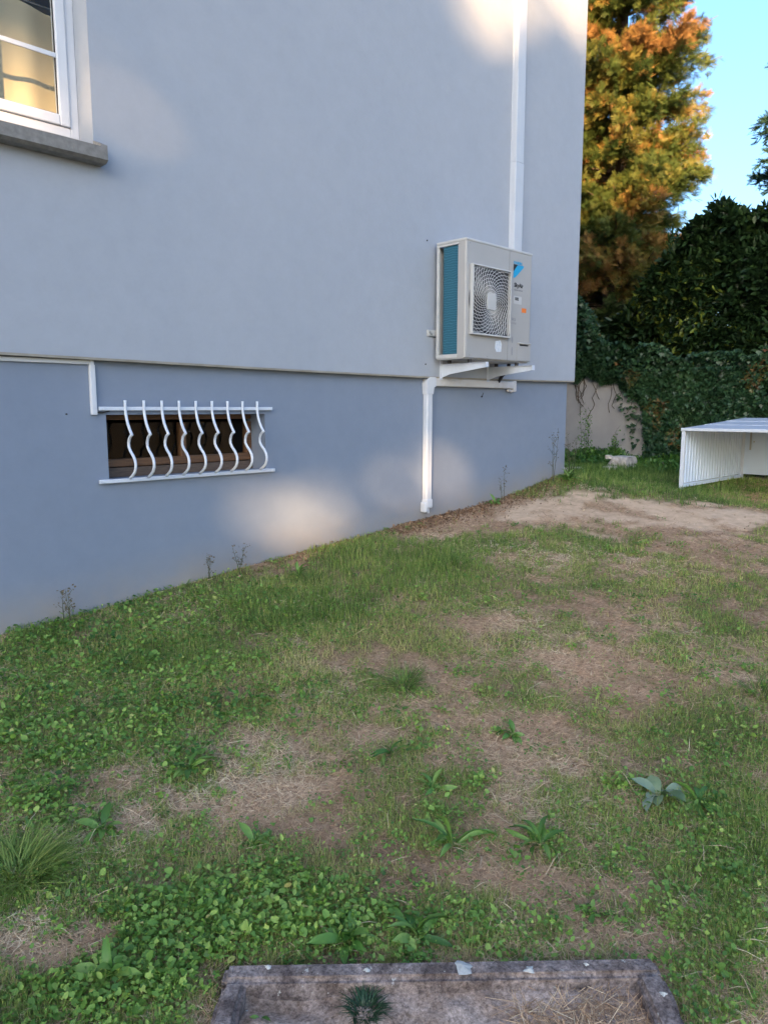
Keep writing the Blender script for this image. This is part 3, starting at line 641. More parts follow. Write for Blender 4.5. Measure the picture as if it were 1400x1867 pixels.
# ------------------------------------------------------------------ lawn cover
TX0 = None
tray_c, tray_u, tray_v = np.array((1.325, 1.065)), None, None
ta = np.array((.923, 1.515)); tb = np.array((1.733, .749)); tw = np.linalg.norm(tb-ta)
tu = (tb-ta)/tw; tv = np.array((tu[1], -tu[0])) ; tv = tv if tv @ np.array((-1, -1)) > 0 else -tv
TD = .95
def in_tray(x, y, pad=.0):
    a = (x-ta[0])*tu[0]+(y-ta[1])*tu[1]; b_ = (x-ta[0])*tv[0]+(y-ta[1])*tv[1]
    return (a > -pad) & (a < tw+pad) & (b_ > -pad) & (b_ < TD+pad)
def sample(n, r0=1.15, r1=11.5, half=33, extra=.15):
    """points on the lawn, denser near the viewer's side"""
    k = int(n*extra); th = A+np.r_[U_(-R(half), R(half), n), U_(-R(75), R(75), k)]
    r = np.exp(U_(math.log(r0), math.log(r1), n+k)) ; x = r*np.cos(th); y = r*np.sin(th)
    ok = (y < 4.34) | (x > XP+.02); ok &= (x < 10.12) & ~in_tray(x, y, .01) & ~((x > 7.1) & (y > 7.5))
    return x[ok], y[ok], r[ok]
# dry thatch
x, y, r = sample(330000); g = green(x, y); s_ = sand(x, y)
ok = (rng.random(len(x)) < np.clip(1.15-g*.75-s_*1.3, 0.03, 1)); x, y, r, g = x[ok], y[ok], r[ok], g[ok]; n = len(x)
ln = U_(.012, .05, n)*(.85+.05*r); wd = np.maximum(.0011, r*.0005)*U_(.8, 1.5, n)
tt = np.clip(.47+(vn(x, y, 1.8, 4, 77)-.5)*1.3+rng.normal(0, .2, n), 0, 1)
o = scatter('dry_thatch', SLIV, SLIV_F, np.c_[x, y, gz(x, y)+U_(.001, .014, n)], rot(U_(0, 6.28, n), rng.normal(.08, .16, n), U_(-.6, .6, n)), np.c_[wd, ln, ln], tt, 'straw')
n = 420; x, y, r = sample(n, 1.6, 7); n = len(x); ln = U_(.05, .13, n)
o2 = scatter('loose_straw', np.array([(-.5, 0, 0), (.5, 0, 0), (.5, .5, .12), (-.5, .5, .12), (.1, 1, .05)]), BLADE_F, np.c_[x, y, gz(x, y)+U_(.005, .02, n)], rot(U_(0, 6.28, n), rng.normal(.05, .12, n), U_(-.6, .6, n)), np.c_[np.full(n, .0018), ln, ln], U_(.75, 1, n), 'straw')
tag(o2, 'loose pale straws lying scattered across the lawn', 'dry grass', kind='stuff')
tag(o, 'dry brown dead grass and straw matted between the green patches of lawn', 'dry grass', kind='stuff')
# grass blades
x, y, r = sample(560000); g = green(x, y); s_ = sand(x, y)
tall = np.clip(field([blob(*q) for q in [(700, 1030, 170, 45, 1), (520, 1110, 150, 40, .8), (300, 1190, 120, 30, .7), (640, 1110, 90, 30, .6), (1250, 885, 170, 26, .6), (1350, 1500, 90, 150, .5), (100, 1160, 120, 25, .6), (1150, 870, 220, 30, 1), (900, 1030, 120, 30, .2)]], x, y), 0, 1)
pr = np.clip((g-.24)*1.9, .02, 1)*np.clip(1-s_*1.5, .02, 1)*np.clip(.35+1.3*vn(x, y, 3.1, 3, 33), 0, 1)
ok = (rng.random(len(x)) < pr); x, y, r, g, tall = x[ok], y[ok], r[ok], g[ok], tall[ok]; n = len(x)
ln = U_(.014, .042, n)*(1+.55*tall)*(.8+.4*g); wd = np.maximum(.0022, r*.00075)*U_(.7, 1.3, n)
tt = np.clip(.58+(vn(x, y, 2.2, 3, 91)-.5)*.8-tall*.3+rng.normal(0, .18, n), 0, 1)  # tall patches tint darker; shade of the far corner put in too
o = scatter('grass', BLADE, BLADE_F, np.c_[x, y, gz(x, y)-.002], rot(U_(0, 6.28, n), np.clip(rng.normal(.5, .35, n)+.35*tall, .0, 1.5), U_(-.4, .4, n)), np.c_[wd, ln, ln], tt, 'grass')
tag(o, 'short uneven green grass of the sloping lawn', 'grass', kind='stuff')
# ground cover leaves
x, y, r = sample(150000); g = green(x, y); s_ = sand(x, y)
lf = np.clip(field([blob(*q) for q in [(170, 1250, 260, 110, 1), (350, 1110, 330, 55, .8), (90, 1150, 160, 40, .8), (430, 1260, 180, 60, .7), (60, 1400, 120, 80, .8), (480, 1640, 200, 60, 1.2), (330, 1710, 150, 80, 1.2), (190, 1815, 160, 60, 1.2), (640, 1700, 200, 45, .8), (1250, 1400, 130, 90, .5), (1330, 1600, 120, 140, .5),
      (1000, 1700, 180, 50, .5), (350, 1400, 60, 35, .6), (500, 1540, 60, 30, .6), (200, 1500, 80, 40, .4), (60, 1480, 90, 40, .6), (950, 1340, 80, 30, .3), (800, 1440, 80, 30, .3), (1100, 1530, 90, 50, .3)]], x, y)-.0, 0, 1)
cl = vn(x, y, 5.5, 2, 61)
pr = np.clip(g*1.2-.2, 0, 1)*np.clip(lf*1.35-.2+np.clip((cl-.62)*3.5, 0, .4), 0, 1)*np.clip(1-s_*2, 0, 1)
ok = rng.random(len(x)) < pr; x, y, r, g, lf = x[ok], y[ok], r[ok], g[ok], lf[ok]; n = len(x)
sz = (.006+.015*rng.random(n)**1.5)*(1+.3*lf)*np.clip(.75+r*.05, .8, 1.25)
zz = gz(x, y)+U_(.004, .034, n)*(.4+.9*lf)
tt = np.clip(.38+(vn(x, y, 3, 3, 15)-.5)*.8+rng.normal(0, .2, n), 0, 1)
nl = int(n*.5)
kc = 4200; cx_, cy_, _ = sample(kc, 1.3, 9.5); kk = len(cx_); m_ = (rng.random(kk) < np.clip(green(cx_, cy_)*1.5, .12, .9)) & (sand(cx_, cy_) < .25); cx_, cy_ = cx_[m_], cy_[m_]; kk = len(cx_)
cnt = rng.integers(8, 34, kk); rep = np.repeat(np.arange(kk), cnt); nn = len(rep); rad_ = (.014+.036*rng.random(kk))[rep]
xa = cx_[rep]+rng.normal(0, 1, nn)*rad_; ya = np.minimum(cy_[rep]+rng.normal(0, 1, nn)*rad_, 4.33)
kp = ~in_tray(xa, ya, .01); xa, ya, rep = xa[kp], ya[kp], rep[kp]; nn = len(xa)
x = np.r_[x, xa]; y = np.r_[y, ya]; zz = np.r_[zz, gz(xa, ya)+U_(.004, .03, nn)]; sz = np.r_[sz, U_(.006, .014, nn)*(.6+.9*rng.random(kk)**2)[rep]]; tt = np.r_[tt, np.clip((.2+.55*rng.random(kk))[rep]+rng.normal(0, .12, nn), 0, 1)]; n = len(x)
zz = zz+(vn(x, y, 6, 2, 31)-.4)*.02
shp = np.stack([ROUND, LEAF, IVYL])[rng.choice(3, n, p=[.22, .30, .48])]
o = scatter('ground_cover_leaves', shp, LEAF_F, np.c_[x, y, zz], rot(U_(0, 6.28, n), rng.normal(.08, .5, n), rng.normal(0, .5, n)), np.c_[sz*U_(.7, 1.1, n), sz*U_(.9, 1.5, n), sz], tt, 'clover')
tag(o, 'low round-leaved weeds and clover spreading through the lawn', 'ground cover', kind='stuff')
# leaf litter along the wall foot under the duct
k = 5000; x = np.r_[U_(4.3, 7.0, k), U_(2.7, 4.4, k//10)]; y = 4.345-np.abs(rng.normal(0, .16, len(x)))-.0; n = len(x)
z_ = gz(x, y)+U_(.002, .02, n); sz = U_(.008, .022, n)
o = scatter('leaf_litter', LEAF, LEAF_F, np.c_[x, y, z_], rot(U_(0, 6.28, n), rng.normal(0, .5, n), rng.normal(0, .5, n)), sz, np.clip(rng.normal(.1, .15, n), 0, 1), 'straw')
tag(o, 'dark dead leaves and crumbs of soil along the foot of the house wall', 'leaf litter', kind='stuff')

# crumbs and small stones on the bare earth
x, y, r = sample(16000, 1.4, 9.5); ok = rng.random(len(x)) < np.clip(.9-green(x, y)*1.6, .02, 1)*.5+.4*(sand(x, y) > .3); x, y = x[ok], y[ok]; n = len(x)
OCT = np.array([(1, 0, 0), (0, 1, 0), (-1, 0, 0), (0, -1, 0), (0, 0, .7), (0, 0, -.7)], float)
sz = .0025+.008*rng.random(n)**4
o = scatter('soil_crumbs', OCT[None]*rng.uniform(.6, 1.2, (n, 6, 1)), [(0, 1, 4), (1, 2, 4), (2, 3, 4), (3, 0, 4), (1, 0, 5), (2, 1, 5), (3, 2, 5), (0, 3, 5)], np.c_[x, y, gz(x, y)+sz*.3], rot(U_(0, 6.28, n), rng.normal(0, .5, n), rng.normal(0, .5, n)), sz, np.clip(rng.normal(.45, .28, n), 0, 1), 'straw')
tag(o, 'crumbs of earth and tiny stones strewn on the bare patches', 'soil crumbs', kind='stuff')

# ------------------------------------------------------------------ individual plants
def rosette(px, py, n, L, W, m, label, cat='weed', name='weed', tilt=.35, xy=None, lift=0):
    cx, cy = xy or ground_at(px, py); z = g1(cx, cy)+lift
    yaw = U_(0, 6.283, n); ln = L*U_(.35, 1.1, n); W = W*.8
    segs = 5; V = []
    for k in range(segs+1):
        f = k/segs; wd = math.sin(math.pi*min(f*.93+.05, 1))**.8*(.35+.65*f) if f < 1 else 0
        V += [(-wd*.5, f, -.9*(f-.45)**2+.18), (0, f, -.9*(f-.45)**2+.14), (wd*.5, f, -.9*(f-.45)**2+.18)]
    Fc = []
    for k in range(segs): a = 3*k; Fc += [(a, a+1, a+4, a+3), (a+1, a+2, a+5, a+4)]
    o = scatter(name, np.array(V), Fc, np.tile([cx, cy, z], (n, 1))+rng.normal(0, .006, (n, 3))*[1, 1, .3], rot(yaw, rng.normal(tilt*.8, .3, n), rng.normal(0, .45, n)), np.c_[np.full(n, W)*U_(.8, 1.2, n), ln, ln], U_(0, 1, n), m, loc=(cx, cy, z), smooth=True)
    return tag(o, label, cat)
def tuft(px, py, n, Hh, spread, label, m='grass', t0=.25, xy=None, name='grass_tuft', cat='grass tuft'):
    cx, cy = xy or ground_at(px, py)
    a = U_(0, 6.28, n); rr = spread*np.sqrt(rng.random(n)); x = cx+rr*np.cos(a); y = cy+rr*np.sin(a); z = gz(x, y)
    ln = Hh*U_(.5, 1.1, n)
    segs = 4; V = []
    for k in range(segs+1): f = k/segs; wd = (1-f**2)*.5+.02; V += [(-wd, f, .55*f*f), (wd, f, .55*f*f)]
    Fc = [(2*k, 2*k+1, 2*k+3, 2*k+2) for k in range(segs)]
    yaw = a-math.pi/2+.0+rng.normal(0, .5, n)
    # bend outward/down: negative z curvature
    V = np.array(V); V[:, 2] *= -1.5
    o = scatter(name, V, Fc, np.c_[x, y, z], rot(yaw+rng.normal(0, .6, n), 1.45-.75*rr/spread*U_(.3, 1.3, n), U_(-.7, .7, n)), np.c_[np.full(n, .0032)*U_(.8, 1.4, n), ln, ln], np.clip(rng.normal(t0, .16, n), 0, 1), m, loc=(cx, cy, float(gz(cx, cy)[0])), smooth=True)
    return tag(o, label, cat)
def stalk(px, py, Hh, n, label, leafy=False, xy=None, name='weed_stalk', lean=.12, tint=.5):
    cx, cy = xy or ground_at(px, py); z = g1(cx, cy); root = empty(name, (cx, cy, z), label, 'weed'); bm = B(); tips = []
    for k in range(n):
        a = random.uniform(0, 6.28); h = Hh*random.uniform(.7, 1.05); P = [Vector((cx+random.uniform(-.03, .03), cy+random.uniform(-.03, .02), z-.01))]
        for j in range(7):
            a += random.uniform(-.5, .5); P.append(P[-1]+Vector((math.cos(a)*lean*h/7, math.sin(a)*lean*h/7*.5, h/7)))
        tube(bm, P, [.0034*(1-j/9) for j in range(8)], 5); tips.append(P[-1])
        for j in range(3, 8):
            for s in range(random.randint(1, 2)):
                b_ = random.uniform(0, 6.28); l_ = Hh*random.uniform(.06, .16); e = P[j]+Vector((math.cos(b_)*l_*.7, math.sin(b_)*l_*.5, l_*.7)); tube(bm, [P[j], (P[j]+e)/2+Vector((0, 0, -.005)), e], .0013, 4); tips.append(e)
    obj('stem', bm, mat('stem_green', (.06, .075, .035), rough=.8) if 'stem_green' not in bpy.data.materials else bpy.data.materials['stem_green'], root)
    nn = len(tips)*(3 if not leafy else 7); tp = np.array([tuple(t) for t in tips]); p = tp[rng.integers(0, len(tp), nn)]+rng.normal(0, .012, (nn, 3))
    if leafy: p[:, 2] = z+(p[:, 2]-z)*rng.random(nn)**.7
    sz = U_(.008, .016, nn)*(2.2 if leafy else 1)
    scatter('leaves', LEAF, LEAF_F, p, rot(U_(0, 6.28, nn), rng.normal(.3, .6, nn), rng.normal(0, .6, nn)), sz, U_(.1, .9, nn), 'broad' if leafy else 'dry', parent=root)
    return root
tuft(30, 1600, 700, .14, .10, 'tall dark green grass tuft at the left edge of the lawn', t0=.38)
tuft(738, 1250, 150, .13, .05, 'small upright grass tuft alone in the middle of the lawn', t0=.2)
tuft(570, 1060, 160, .12, .09, 'dark grass tuft growing near the wall behind the middle of the lawn', t0=.1)
tuft(820, 1035, 200, .12, .14, 'wide dark grass tuft in front of the drain duct', t0=.12)
tuft(500, 1135, 220, .11, .16, 'grass clump on the slope in front of the sunlit wall patch', t0=.15)
tuft(1390, 1270, 130, .12, .08, 'dark tuft at the right edge of the lawn', t0=.1)
tuft(240, 1215, 220, .11, .15, 'grass clump in the round-leaved weeds on the left slope', t0=.15)
rosette(1200, 1455, 20, .14, .085, 'pale', 'pale silvery broad-leaved weed lying flat on the right of the lawn', tilt=.02)
rosette(1275, 1470, 18, .11, .045, 'broad', 'green leafy weed just right of the pale silvery one', tilt=.3)
rosette(825, 1545, 16, .15, .035, 'broad', 'dandelion rosette with long leaves right of centre in the foreground lawn', tilt=.35)
rosette(715, 1375, 8, .13, .03, 'broad', 'plantain with a few pale upright leaves in the middle of the lawn', tilt=.6)
rosette(985, 1550, 18, .13, .035, 'broad', 'dandelion rosette right of the foreground dandelion', tilt=.35)
rosette(640, 1722, 20, .13, .05, 'broad', 'large long-leaved plant behind the rim of the concrete tray', tilt=.5)
rosette(755, 1712, 18, .12, .042, 'broad', 'long-leaved plant against the middle of the concrete tray rim', tilt=.5)
rosette(205, 1790, 9, .10, .05, 'broad', 'light green sprig among the clover left of the concrete tray', tilt=.7)
rosette(465, 1545, 14, .09, .04, 'broad', 'small leafy weed on the brown patch left of centre', tilt=.4)
rosette(345, 1410, 18, .11, .045, 'broad', 'leafy weed clump on the brown soil at the left', tilt=.45)
rosette(190, 1520, 12, .10, .045, 'broad', 'dark leafy weed right of the tall grass tuft', tilt=.5)
rosette(790, 1440, 12, .08, .035, 'broad', 'small dark weed in the centre of the dry patch', tilt=.4)
rosette(545, 1050, 10, .14, .03, 'broad', 'bright upright leafy weed near the sunlit patch of wall', tilt=.9)
rosette(935, 1340, 14, .08, .04, 'broad', 'low weed on the dry lawn right of the lone grass tuft', tilt=.35)
rosette(870, 925, 16, .11, .05, 'broad', 'bright green plant at the foot of the wall right of the drain duct', tilt=.6, xy=(5.66, 4.22))
rosette(0, 0, 40, .16, .035, 'broad', 'dark leafy weed clump at the bottom corner of the plinth', tilt=.7, xy=(6.82, 4.14))
rosette(0, 0, 24, .16, .06, 'broad', 'leafy weed beside the pale plank behind the house corner', tilt=.7, xy=(8.05, 4.9))
stalk(0, 0, .62, 3, 'thin bare weed stalks rising against the right end of the plinth', xy=(6.62, 4.22))
stalk(0, 0, .30, 2, 'short dry stalk against the plinth between duct and corner', xy=(5.82, 4.25))
stalk(0, 0, .26, 3, 'short dark stalks with seed heads against the wall at the left', xy=(1.62, 4.24))
stalk(0, 0, .20, 2, 'weed stalk with forked tip against the wall left of the sunlit patch', xy=(2.58, 4.26))
stalk(0, 0, .22, 2, 'leaning weed stalk nearest the sunlit patch of wall', xy=(2.80, 4.25), lean=.3)
stalk(0, 0, .85, 5, 'tall leafy weeds in front of the bare part of the old wall', True, xy=(9.75, 5.65))
stalk(0, 0, .55, 5, 'shrubby weeds beside the ivy edge on the old wall', True, xy=(9.9, 5.25))
stalk(0, 0, .45, 4, 'weeds growing at the plinth corner under the wall end', xy=(7.0, 4.22))

# ------------------------------------------------------------------ concrete tray in the foreground
ZR = -1.42
def tp(a, b_): p = ta+tu*a+tv*b_; return (float(p[0]), float(p[1]))
tray = empty('concrete_tray', (*tp(tw/2, TD/2), ZR-.1), 'weathered concrete tray with a raised lichen-spotted rim in the foreground', 'concrete tray')
def rough_bar(a0, a1, b0, b1, z0, z1):
    bm = B(); t = bmesh.new(); bmesh.ops.create_cube(t, size=1)
    for v in t.verts: v.co = Vector((a0+(v.co.x+.5)*(a1-a0), b0+(v.co.y+.5)*(b1-b0), z0+(v.co.z+.5)*(z1-z0)))
    bmesh.ops.bevel(t, geom=t.edges[:], offset=.012, segments=3, affect='EDGES')
    L = max(a1-a0, b1-b0)
    for ax, l in ((0, a1-a0), (1, b1-b0), (2, z1-z0)):
        for c in np.arange(.025, l, .025):
            o_ = [a0, b0, z0][ax]+c; nrm = [0, 0, 0]; nrm[ax] = 1; pc = [0, 0, 0]; pc[ax] = o_
            bmesh.ops.bisect_plane(t, geom=t.verts[:]+t.edges[:]+t.faces[:], plane_co=pc, plane_no=nrm)
    t.verts.ensure_lookup_table()
    c = np.array([v.co for v in t.verts]); d = (vn(c[:, 0]+c[:, 2]*3, c[:, 1]+c[:, 2]*2, 14, 4, 3)-.5)*.018; e = (vn(c[:, 0]*1.3+4, c[:, 1]+c[:, 2], 22, 3, 8)-.5)*.014
    for v, dd_, ee in zip(t.verts, d, e):
        p = tp(v.co.x+ee, v.co.y+dd_); v.co = Vector((p[0], p[1], v.co.z+dd_*.8))
    merge(bm, t); return bm
rimw = .062; zb = ZR-.17
bm = rough_bar(0, tw, 0, rimw, zb, ZR)
merge_ = rough_bar(0, rimw*.95, rimw-.004, TD, zb, ZR-.003); me_ = bpy.data.meshes.new('t'); merge_.to_mesh(me_); bm.from_mesh(me_)
merge_ = rough_bar(tw-rimw*1.1, tw-.001, rimw-.004, TD, zb, ZR-.002); me_ = bpy.data.meshes.new('t'); merge_.to_mesh(me_); bm.from_mesh(me_)
merge_ = rough_bar(.01, tw-.01, TD-.004, TD+rimw, zb, ZR-.004); me_ = bpy.data.meshes.new('t'); merge_.to_mesh(me_); bm.from_mesh(me_); merge_.free()
obj('rim', bm, 'concrete', tray, smooth=False)
n = 90; aa, bb = np.meshgrid(np.linspace(rimw*.5, tw-rimw*.5, n), np.linspace(rimw*.5, TD, n), indexing='ij')
zz = ZR-.052+(vn(aa, bb, 8, 4, 4)-.5)*.03+(vn(aa, bb, 40, 3, 14)-.5)*.012
zz = zz+.012*np.clip((.3-bb)*3, 0, 1)-.03*np.exp(-((aa-.17)/.08)**2-((bb-.09)/.05)**2)
P_ = ta[None, None]+aa[..., None]*tu+bb[..., None]*tv; ii = np.arange(n*n).reshape(n, n); q = np.stack([ii[:-1, :-1], ii[1:, :-1], ii[1:, 1:], ii[:-1, 1:]], -1).reshape(-1, 4)
npmesh('slab', np.c_[P_.reshape(-1, 2), zz.ravel()], np.full(len(q), 4), q.ravel(), 'slab', parent=tray, smooth=True)
# lichen scabs: irregular thin crusts lying on rim
for a_, b_, s in ((.61, .03, .030), (.365, .035, .010), (.78, .045, .016), (.11, .02, .010), (.03, .20, .010), (1.09, .13, .012), (.93, .03, .008)):
    bm = B(); c = bm.verts.new((*tp(a_, b_), ZR+.007)); ring = []
    for k in range(13):
        r_ = s*random.uniform(.45, 1.25); t_ = 2*math.pi*k/13; ring.append(bm.verts.new((*tp(a_+r_*math.cos(t_), b_+r_*.8*math.sin(t_)), ZR+.0015)))
    for k in range(13): bm.faces.new((c, ring[k], ring[(k+1) % 13]))
    obj('lichen_patch', bm, 'lichen', tray)
c = tp(.36, .11); tuft(0, 0, 170, .045, .035, 'small dark moss plant growing out of the concrete tray by its rim', m='ivy', t0=.3, xy=c, name='moss_plant', cat='moss')
bpy.data.objects['moss_plant'].location.z = ZR-.045
def litter(a0, a1, b0, b1, n, label):
    a = U_(a0, a1, n); b_ = U_(b0, b1, n); p = ta[None]+a[:, None]*tu+b_[:, None]*tv; ln = U_(.02, .08, n)
    k = np.exp(-((a-(a0+a1)/2)/(a1-a0)*2)**2-((b_-(b0+b1)/2)/(b1-b0)*2)**2)
    o = scatter('dry_grass_heap', SLIV, SLIV_F, np.c_[p, ZR-.05+.03*k*rng.random(n)], rot(U_(0, 6.28, n), rng.normal(.05, .2, n), U_(-1, 1, n)), np.c_[np.full(n, .0018), ln, ln], np.clip(rng.normal(.5, .25, n), 0, 1), 'straw')
    tag(o, label, 'dry grass', kind='stuff')
litter(.72, 1.04, .07, .40, 2600, 'dry mown grass lying in the right of the concrete tray')
rosette(0, 0, 9, .045, .02, 'broad', 'tiny weed in the left corner of the concrete tray', xy=tp(.10, .13), lift=.0); bpy.data.objects[-1] if False else None

# ------------------------------------------------------------------ stones, plank near the old wall
def rock(x, y, sx_, sy_, sz_, seed, label, name='stone', m='rock', dz=0, rz=0):
    bm = B(); bmesh.ops.create_icosphere(bm, subdivisions=4, radius=1)
    rs = np.random.default_rng(seed); ph = rs.uniform(0, 100); c = np.array([v.co for v in bm.verts])
    d = .72+.75*vn(c[:, 0]+c[:, 2]*.7, c[:, 1]-c[:, 2]*.6, 1.4, 4, ph)
    cr, sr = math.cos(rz), math.sin(rz); z = g1(x, y)
    for v, k in zip(bm.verts, d):
        p = v.co*float(k); p = Vector((max(-.8, min(.85, p.x)), max(-.8, min(.8, p.y)), max(-.6, min(.75, p.z)))); px_, py_ = p.x*sx_, p.y*sy_
        v.co = Vector((x+px_*cr-py_*sr, y+px_*sr+py_*cr, z+dz+p.z*sz_))
    return tag(obj(name, bm, m, None, (x, y, z)), label, 'stone')
rock(9.35, 4.85, .20, .17, .17, 3, 'large pale rounded stone in the weeds near the ivy', dz=.08)
rock(8.85, 4.75, .11, .10, .08, 5, 'smaller pale stone just left of the large one', dz=.03)
rock(9.22, 4.98, .05, .045, .04, 9, 'little pale stone perched on the back of the large stone', dz=.19)
rock(10.0, 4.45, .26, .12, .11, 11, 'flat grey stone half hidden between the ivy and the white shelter', dz=.05)
rock(7.32, 4.55, .10, .08, .05, 13, 'small stone lump touching the corner of the plinth', dz=.03)
rock(7.85, 4.88, .34, .06, .035, 17, 'long flat pale kerb stone lying behind the plinth corner', dz=.04, rz=-.55)

# ------------------------------------------------------------------ old retaining wall, ivy
RW = 10.2
bm = B(); box(bm, RW, RW+.25, -4, 13, -1.6, .56, .02)
tag(obj('garden_wall', bm, 'oldwall', None, (RW, 4, -1)), 'old beige rendered boundary wall mostly hidden by ivy', 'wall')
def ivy_low(y):  return np.interp(y, [-4, 4.86, 4.93, 5.05, 5.2, 5.4, 5.6, 5.85, 6.05, 6.3, 7], [-1.1, -1.0, -.05, .12, .24, .40, .44, .52, .46, .58, .50])
def ivy_top(y):  return np.interp(y, [-4, 2, 4.4, 5.0, 5.5, 5.8, 6.05, 6.4, 7.5], [.72, .74, .78, .86, .98, 1.22, 1.6, 1.55, 1.2])
n = 90000; y = U_(-2.5, 7.4, n); lo = ivy_low(y)+(vn(y*0, y, 6, 3, 2)-.5)*.25; hi = ivy_top(y)+(vn(y*0+3, y, 5, 3, 6)-.5)*.28
z = lo+(hi-lo)*rng.random(n)
dep = .03+.30*vn(y, z, 1.6, 4, 41)*np.clip((z-lo)*5, .2, 1)*rng.random(n)**.5
over = z > .56
xx = np.where(over, RW-dep*.9+U_(0, .45, n)*np.clip((hi-z)/.2, 0, 1), RW-dep)
root = empty('ivy', (RW, 4, -1), 'dark green ivy covering the old garden wall and bulging over its top', 'ivy')
tt = np.clip(.35+(vn(y, z, 3, 3, 71)-.5)*.7+rng.normal(0, .16, n), 0, 1); dead = (vn(y, z, 2.3, 3, 17) > .68) & (rng.random(n) < .5); tt[dead] = U_(.95, 1, dead.sum())
sz = U_(.035, .075, n)
# leaves hang: length axis down-outward, face towards -X
scatter('leaves', IVYL, LEAF_F, np.c_[xx, y, z], rot(np.full(n, math.pi/2)+rng.normal(0, .7, n), rng.normal(-.9, .5, n), rng.normal(0, .5, n)), sz, tt, 'ivy', parent=root)
n = 170; pts = np.stack([np.full(n, 0.), U_(5.0, 5.5, n), np.zeros(n)], 1); pts[:, 2] = rng.normal(-.1, .3, n); 
mask = np.abs(pts[:, 1]-5.18-.08*np.sin(pts[:, 2]*6)) < .09+.08*vn(pts[:, 1], pts[:, 2], 5, 2, 5); pts = pts[mask]; pts[:, 0] = RW-.03-rng.random(len(pts))*.05; n = len(pts)
scatter('leaves', IVYL, LEAF_F, pts, rot(np.full(n, math.pi/2)+rng.normal(0, .5, n), rng.normal(-.9, .4, n), rng.normal(0, .5, n)), U_(.04, .07, n), U_(.2, .7, n), 'ivy', parent=root)
bm = B()
for k in range(14):
    y0 = random.uniform(5.1, 6.2); P = [(RW-.01, y0, .5)]; zc = .5
    for j in range(random.randint(4, 9)): zc -= random.uniform(.04, .1); y0 += random.uniform(-.05, .05); P.append((RW-.012, y0, zc))
    tube(bm, P, .004, 5)
obj('stem', bm, 'bark', root)
# low weeds at the wall foot
k = 9000; x = RW-np.abs(rng.normal(0, .35, k))-.05; y = U_(3.6, 6.6, k); n = k
hgt = .04+.30*vn(x, y, 2.5, 3, 8)*np.clip(1-(RW-x)/1.2, 0, 1)
o = scatter('undergrowth', LEAF, LEAF_F, np.c_[x, y, gz(x, y)+rng.random(n)*hgt], rot(U_(0, 6.28, n), rng.normal(.5, .5, n), rng.normal(0, .5, n)), np.c_[U_(.03, .05, n), U_(.05, .10, n), U_(.04, .06, n)], np.clip(rng.normal(.3, .25, n), 0, 1), 'broad')
tag(o, 'tangled green undergrowth along the foot of the ivy wall', 'undergrowth', kind='stuff')
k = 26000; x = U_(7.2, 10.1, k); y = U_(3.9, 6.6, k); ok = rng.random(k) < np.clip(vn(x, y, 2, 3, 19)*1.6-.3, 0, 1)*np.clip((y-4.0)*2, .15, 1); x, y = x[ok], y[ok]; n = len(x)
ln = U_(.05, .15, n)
o = scatter('rough_grass', BLADE, BLADE_F, np.c_[x, y, gz(x, y)-.002], rot(U_(0, 6.28, n), np.clip(rng.normal(1., .35, n), .1, 1.5), U_(-.4, .4, n)), np.c_[np.full(n, .008), ln, ln], np.clip(rng.normal(.10, .15, n), 0, 1), 'grass')  # low tint puts the corner's shade into the blade colour
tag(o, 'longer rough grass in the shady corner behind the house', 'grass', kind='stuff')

# ------------------------------------------------------------------ hedge
hd = empty('laurel_hedge', (11.7, 3, -.8), 'tall dark laurel hedge standing behind the ivy-covered wall', 'hedge')
n = 170000; y = U_(-4, 8.6, n); sz_h = 1.2; topz = np.interp(y, [-4, 3.5, 4.4, 5.2, 5.7, 6.5, 9], [2.8, 2.75, 2.85, 2.25, 1.5, 1.0, 1.0])+(vn(y*0+2, y, .8, 3, 44)-.5)*.4+(vn(y*0+8, y, 3.5, 2, 4)-.5)*.45
face_x = 10.95+(vn(y, y*0, 1.1, 3, 29)-.5)*.5
t_ = rng.random(n); kind = rng.random(n)
zf = -.2+(topz+.2)*rng.random(n); bul = .35*vn(y, zf, 1.3, 3, 88)+.2*vn(y, zf, 4, 2, 9)
x = face_x+.25-bul+np.abs(rng.normal(0, .22, n))+np.clip((zf-topz+.8), 0, 1)*.35
on_top = kind > .72; x[on_top] = face_x[on_top]+1.6*rng.random(on_top.sum()); zf[on_top] = topz[on_top]-np.abs(rng.normal(0, .12, on_top.sum()))
tt = np.clip(.35+(vn(y, zf, 1.5, 3, 7)-.5)*.9+rng.normal(0, .2, n), 0, .97); br_ = rng.random(n) < np.clip((vn(y, zf, 1.2, 3, 97)-.62)*1.4, 0, .35); tt[br_] = 1
scatter('leaves', LEAF, LEAF_F, np.c_[x, y, zf], rot(np.full(n, math.pi/2)+rng.normal(0, 1.0, n), rng.normal(.2, .7, n), rng.normal(0, .6, n)), np.c_[U_(.05, .075, n), U_(.10, .16, n), U_(.08, .12, n)], tt, 'laurel', parent=hd)
